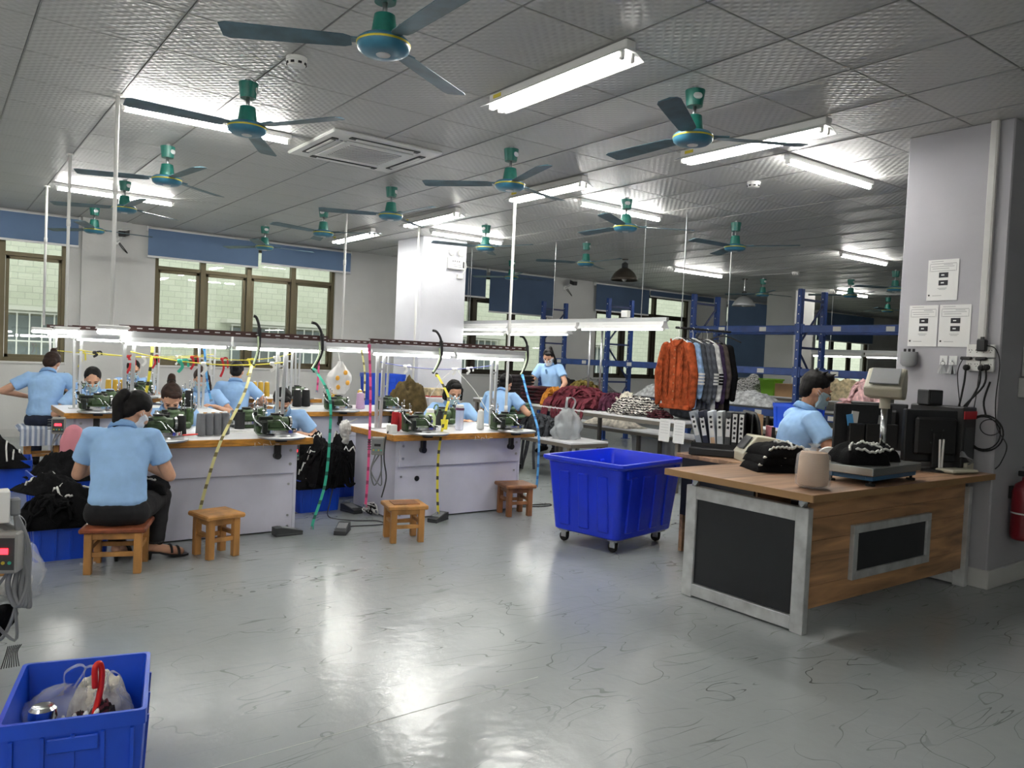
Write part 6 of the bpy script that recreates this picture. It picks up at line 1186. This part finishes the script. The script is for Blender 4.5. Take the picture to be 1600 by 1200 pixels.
# ------------------------------------------------------------------ small things on the tables
mat('cone_grey', (112, 114, 118), rough=.9, bump=.4, bscale=30, stretch=(1, 1, 14)); mat('cone_red', (170, 24, 32), rough=.85, bump=.4, bscale=30, stretch=(1, 1, 14)); mat('cone_white', (228, 228, 224), rough=.9, bump=.4, bscale=30, stretch=(1, 1, 14)); mat('cone_gold', (196, 160, 60), rough=.85, bump=.4, bscale=30, stretch=(1, 1, 14)); mat('cone_black', (26, 26, 28), rough=.9, bump=.4, bscale=30, stretch=(1, 1, 14)); mat('cone_pink', (206, 172, 206), rough=.85, bump=.4, bscale=30, stretch=(1, 1, 14)); mat('cone_olive', (140, 130, 50), rough=.85)
cone0 = {}
def cone(x, y, m, label, h=.16, r=.036, z=TT):
    o = thing('thread_cone', label, 'thread cone', (x, y, z), 0, 'thread cones on the sewing tables')
    if (m, h, r) not in cone0: cone0[m, h, r] = (MB().lathe([(r*.9, .006), (r, .012), (r*.82, h*.9), (r*.7, h*.94), (r*.3, h*.95)], n=18).mesh('yarn', m), MB().lathe([(r*.6, 0), (r*.62, .008), (r*.4, h), (r*.3, h)], n=12).mesh('spool', 'white_plastic'))
    for me, n, f in ((cone0[m, h, r][0], 'yarn', 1), (cone0[m, h, r][1], 'spool', 0)):
        me.polygons.foreach_set('use_smooth', [True]*len(me.polygons)); p = bpy.data.objects.new(n, me); COL.objects.link(p); p.parent = o
for i, x in enumerate((1.54, 1.6, 1.66, 1.72)): cone(x, 5.7+.015*i, 'cone_grey', 'grey thread cone in the row behind the seated woman', .17, .034)
cone(3.08, 5.72, 'cone_red', 'tall red thread cone by the rail post', .17, .04); cone(3.16, 5.83, 'cone_red', 'second red thread cone beside the tall one', .15, .036); cone(3.32, 5.85, 'cone_red', 'short red thread cone behind the machine', .13, .03)
cone(3.92, 5.72, 'cone_white', 'white thread cone in front of the masked woman with a bob', .18, .033)
for i in range(3): cone(1.66+.075*i, 9.95+.02*i, 'cone_gold', 'golden thread cone on the rear row near the pier', .2, .036)
for i in range(3): cone(3.34+.08*i, 9.98, 'cone_gold', 'golden thread cone on the rear row below the four-pane window', .2, .036)
cone(2.12, 8.3, 'cone_black', 'black thread cone on the middle row', .18, .045); cone(2.0, 8.33, 'cone_black', 'second black thread cone on the middle row', .16, .045); cone(3.25, 8.3, 'cone_black', 'tall black thread cone behind the rail posts', .2, .05); cone(3.36, 8.33, 'cone_black', 'black thread cone next to the tall one behind the rail posts', .2, .05)
cone(3.85, 7.98, 'cone_pink', 'large pale pink thread cone below the hanging bag', .19, .05); cone(2.24, 6.1, 'cone_black', 'black thread cone at the right end of the front table', .14, .04); cone(1.42, 5.75, 'cone_black', 'black thread cone behind the seated woman machine', .15, .038); cone(4.02, 8.35, 'cone_gold', 'yellow thread cone near the olive garments', .2, .034); cone(3.72, 8.4, 'cone_gold', 'yellow thread cone behind the hanging bag', .2, .034); cone(1.62, 8.35, 'cone_white', 'white thread cone behind the middle rail post', .18, .036); cone(4.18, 6.1, 'cone_black', 'black thread cone before the blue tape', .13, .035)
# bottles
film('bottle_clear', (206, 206, 226), .45, .1); mat('purple_lid', (96, 50, 84), rough=.4); mat('pale_green', (186, 206, 150), rough=.4); mat('yellow_cup', (228, 216, 40), rough=.4)
o = thing('water_bottle', 'clear water bottle with a purple ring under the cap', 'bottle', (3.7, 5.72, TT)); MB().lathe([(.03, 0), (.036, .006), (.036, .17), (.032, .185)], n=22).build('body', 'bottle_clear', o, auto=40); MB().lathe([(.037, .172), (.039, .175), (.039, .19), (.036, .193)], n=22).build('ring', 'purple_lid', o, auto=40); MB().lathe([(.034, .194), (.034, .215), (.028, .22)], n=22).build('cap', 'white_plastic', o, auto=40)
o = thing('kettle_bottle', 'pale green jug with a loop handle beside the machine', 'jug', (3.5, 5.88, TT)); MB().lathe([(.04, 0), (.05, .01), (.05, .1), (.036, .135), (.03, .14)], n=22).build('body', 'pale_green', o, auto=40); MB().lathe([(.034, .14), (.034, .165), (.02, .175)], n=18).build('lid', 'label_white', o, auto=40); MB().tube(smoothpath([(.03, 0, .15), (.045, 0, .2), (.075, 0, .2), (.07, 0, .14), (.05, 0, .1)], 5), .006, 6).build('handle', 'machine_pale', o, smooth=True)
o = thing('plastic_cup', 'bright yellow plastic cup next to the jug', 'cup', (3.6, 5.8, TT)); MB().lathe([(.022, 0), (.026, .004), (.032, .08), (.03, .08), (.024, .008)], n=18, caps=False).build('cup', 'yellow_cup', o, auto=40); MB().lathe([(.032, .078), (.034, .08), (.032, .084), (.03, .082)], n=18, caps=False).build('rim', 'yellow_cup', o, smooth=True)
o = thing('plastic_basin', 'small pink plastic box on the front table', 'box', (1.5, 6.25, TT)); MB().box((0, 0, .025), (.12, .09, .05), ch=.006).build('tray', 'pink', o); MB().box((0, 0, .055), (.125, .095, .01), ch=.003).build('lid', 'pink', o)
for x, y, c, l in ((1.42, 5.52, 'snip_red', 'red snips on the dial plate near the seated woman'), (4.28, 5.62, 'yellow_cup', 'yellow snips on the dial plate near the blue tape')):
    o = thing('thread_snips', l, 'snips', (x, y, TT+.026 if y < 5.6 else TT), R_(20), 'thread snips on the tables'); MB().tube(smoothpath([(-.05, 0, .006), (.0, .012, .006), (.05, .01, .006), (.06, 0, .006), (.0, -.012, .006), (-.05, -.004, .006)], 4), .005, 6).build('handle', c, o, smooth=True); MB().box((-.075, 0, .006), (.06, .008, .003)).build('blade', 'chrome', o)
# papers and spindles on the table tops
for x, y, rz, l in ((1.85, 5.95, .2, 'white paper slips on the front table by the machine'), (3.75, 6.0, -.3, 'printed sheet on the table by the bottle'), (2.0, 7.98, .1, 'white paper pile on the middle row table')):
    o = thing('paper_sheet', l, 'paper', (x, y, TT+.0005), rz, 'papers on the sewing tables'); MB().box((0, 0, .002), (.2, .14, .004)).build('page', 'paper', o)
    for i in range(5): MB().box((0, -.05+.022*i, .0045), (.15, .003, .001)).build('text_line', 'grey_plastic', o)
# white puff of yarn and a small iron at the end of the table
o = thing('yarn_ball', 'fluffy white yarn bundle at the table end with the red cones', 'yarn', (2.86, 6.2, .62)); b_ = MB(); b_.ell((0, 0, .06), (.05, .05, .08)); b_.ell((.01, 0, -.02), (.035, .03, .06)); remesh(b_.build('puff', 'knit_white', o), .008, 1, disp=.03, dscale=.02); MB().tube([(0, 0, .1), (0.06, -.1, .15)], .004).build('string', 'trim_white', o)
# hanging bag with oranges drawn on it
film('bag_milky', (232, 232, 230), .6); mat('fruit_orange', (236, 172, 60), rough=.6)
o = thing('hanging_bag', 'milky plastic bag with orange prints hanging from the middle rail', 'plastic bag', (3.62, 8.04, .84))
def fb(u, v):
    a = 2*math.pi*u; r = .13*math.sin(math.pi*min(.98, .12+.8*(1-v)))**.7*(1-.75*max(0, v-.55)/.45)+.012; n = .02*noise.fractal(Vector((math.cos(a)*2, math.sin(a)*2, v*4)), 1, 2, 3); return ((r+n)*math.cos(a), (r*.6+n)*math.sin(a), .02+.36*v)
MB().grid(fb, 32, 14).build('film', 'bag_milky', o, smooth=True); MB().tube([(0, 0, .37), (.0, .1, .55)], .005).build('tie', 'trim_white', o)
for x, z in ((-.06, .2), (.03, .26), (-.05, .1), (.06, .15)): MB().ell((x, -.088+.5*abs(x)*.2, z), (.024, .006, .028)).build('orange_print', 'fruit_orange', o, smooth=True)
# white strings from the machines
for i, (a, b, c) in enumerate((((3.8, 5.97, 1.22), (3.95, 5.9, 1.05), (4.02, 5.75, .85)), ((3.78, 5.97, 1.22), (3.72, 6.1, 1.1), (3.74, 6.3, .95)))):
    o = thing('hanging_thread', ['white thread looping down to the right front machine', 'white thread looping to the masked woman with a bob'][i], 'thread', c, 0, 'white threads'); MB().tube([p-Vector(c) for p in smoothpath([a, b, c], 8)], .003, 5).build('strand', 'trim_white', o, smooth=True); MB().ell(Vector(a)-Vector(c), (.015, .012, .012), n=8, m=5).build('bow', 'trim_white', o)
# chalk marks on the amber edges
mat('chalk', (236, 230, 216), rough=.9)
o = thing('chalk_mark', 'white chalk scribble on the amber edge of the front table', 'mark', (1.9, 5.449, .66), 0, 'chalk scribbles on the table edges')
for i, (x, w, t) in enumerate(((-.06, .03, 0), (-.06, .03, 1.57), (-.03, .02, .6), (0, .03, 1.57), (.02, .03, .2), (.05, .03, 1.2), (.07, .02, -.5), (.1, .03, 0))): MB().box((x, -.002, .01*((i % 3)-1)), (w, .001, .004), ry=t).build('stroke', 'chalk', o)
o2 = dup(o, (3.75, 5.449, .66), 0, 'white chalk scribble on the amber edge of the table with the bottle')
# litter on the floor
o = thing('film_scrap', 'small clear film scrap on the floor in front of the crate', 'scrap', (.78, 5.2, 0)); MB().grid(lambda u, v: (.08*(u-.5), .05*(v-.5), .008+.02*abs(noise.noise(Vector((u*4, v*4, 1))))), 8, 8).build('film', 'bag_film', o, smooth=True); MB().ell((.03, 0, .012), (.02, .015, .01), n=8, m=5).build('wad', 'bag_film', o, smooth=True)
o = thing('loose_cable', 'thin black cable curled on the floor by the brown stool', 'cable', (4.45, 5.55, 0)); MB().tube(smoothpath([(-.15, .05, .006), (0, 0, .006), (.15, -.02, .006), (.2, .04, .006), (.08, .07, .006), (-.1, .1, .006)], 6), .005, 6).build('cord', 'black_rubber', o, smooth=True); MB().box((-.16, .05, .012), (.05, .03, .024), ch=.004).build('plug', 'black_rubber', o)
# green cutting mat and red yellow box in the far table, seen past the masked woman
o = thing('woven_box', 'yellow woven box with a red base on the long table end', 'box', (5.25, 8.7, 0)); MB().box((0, 0, .4), (.4, .3, .8), ch=.01).build('stand', 'table_white', o); MB().box((0, 0, .86), (.3, .22, .1), ch=.01).build('weave', 'blanket_beige', o); MB().box((0, 0, .806), (.32, .24, .012)).build('base', 'ribbon_red', o)
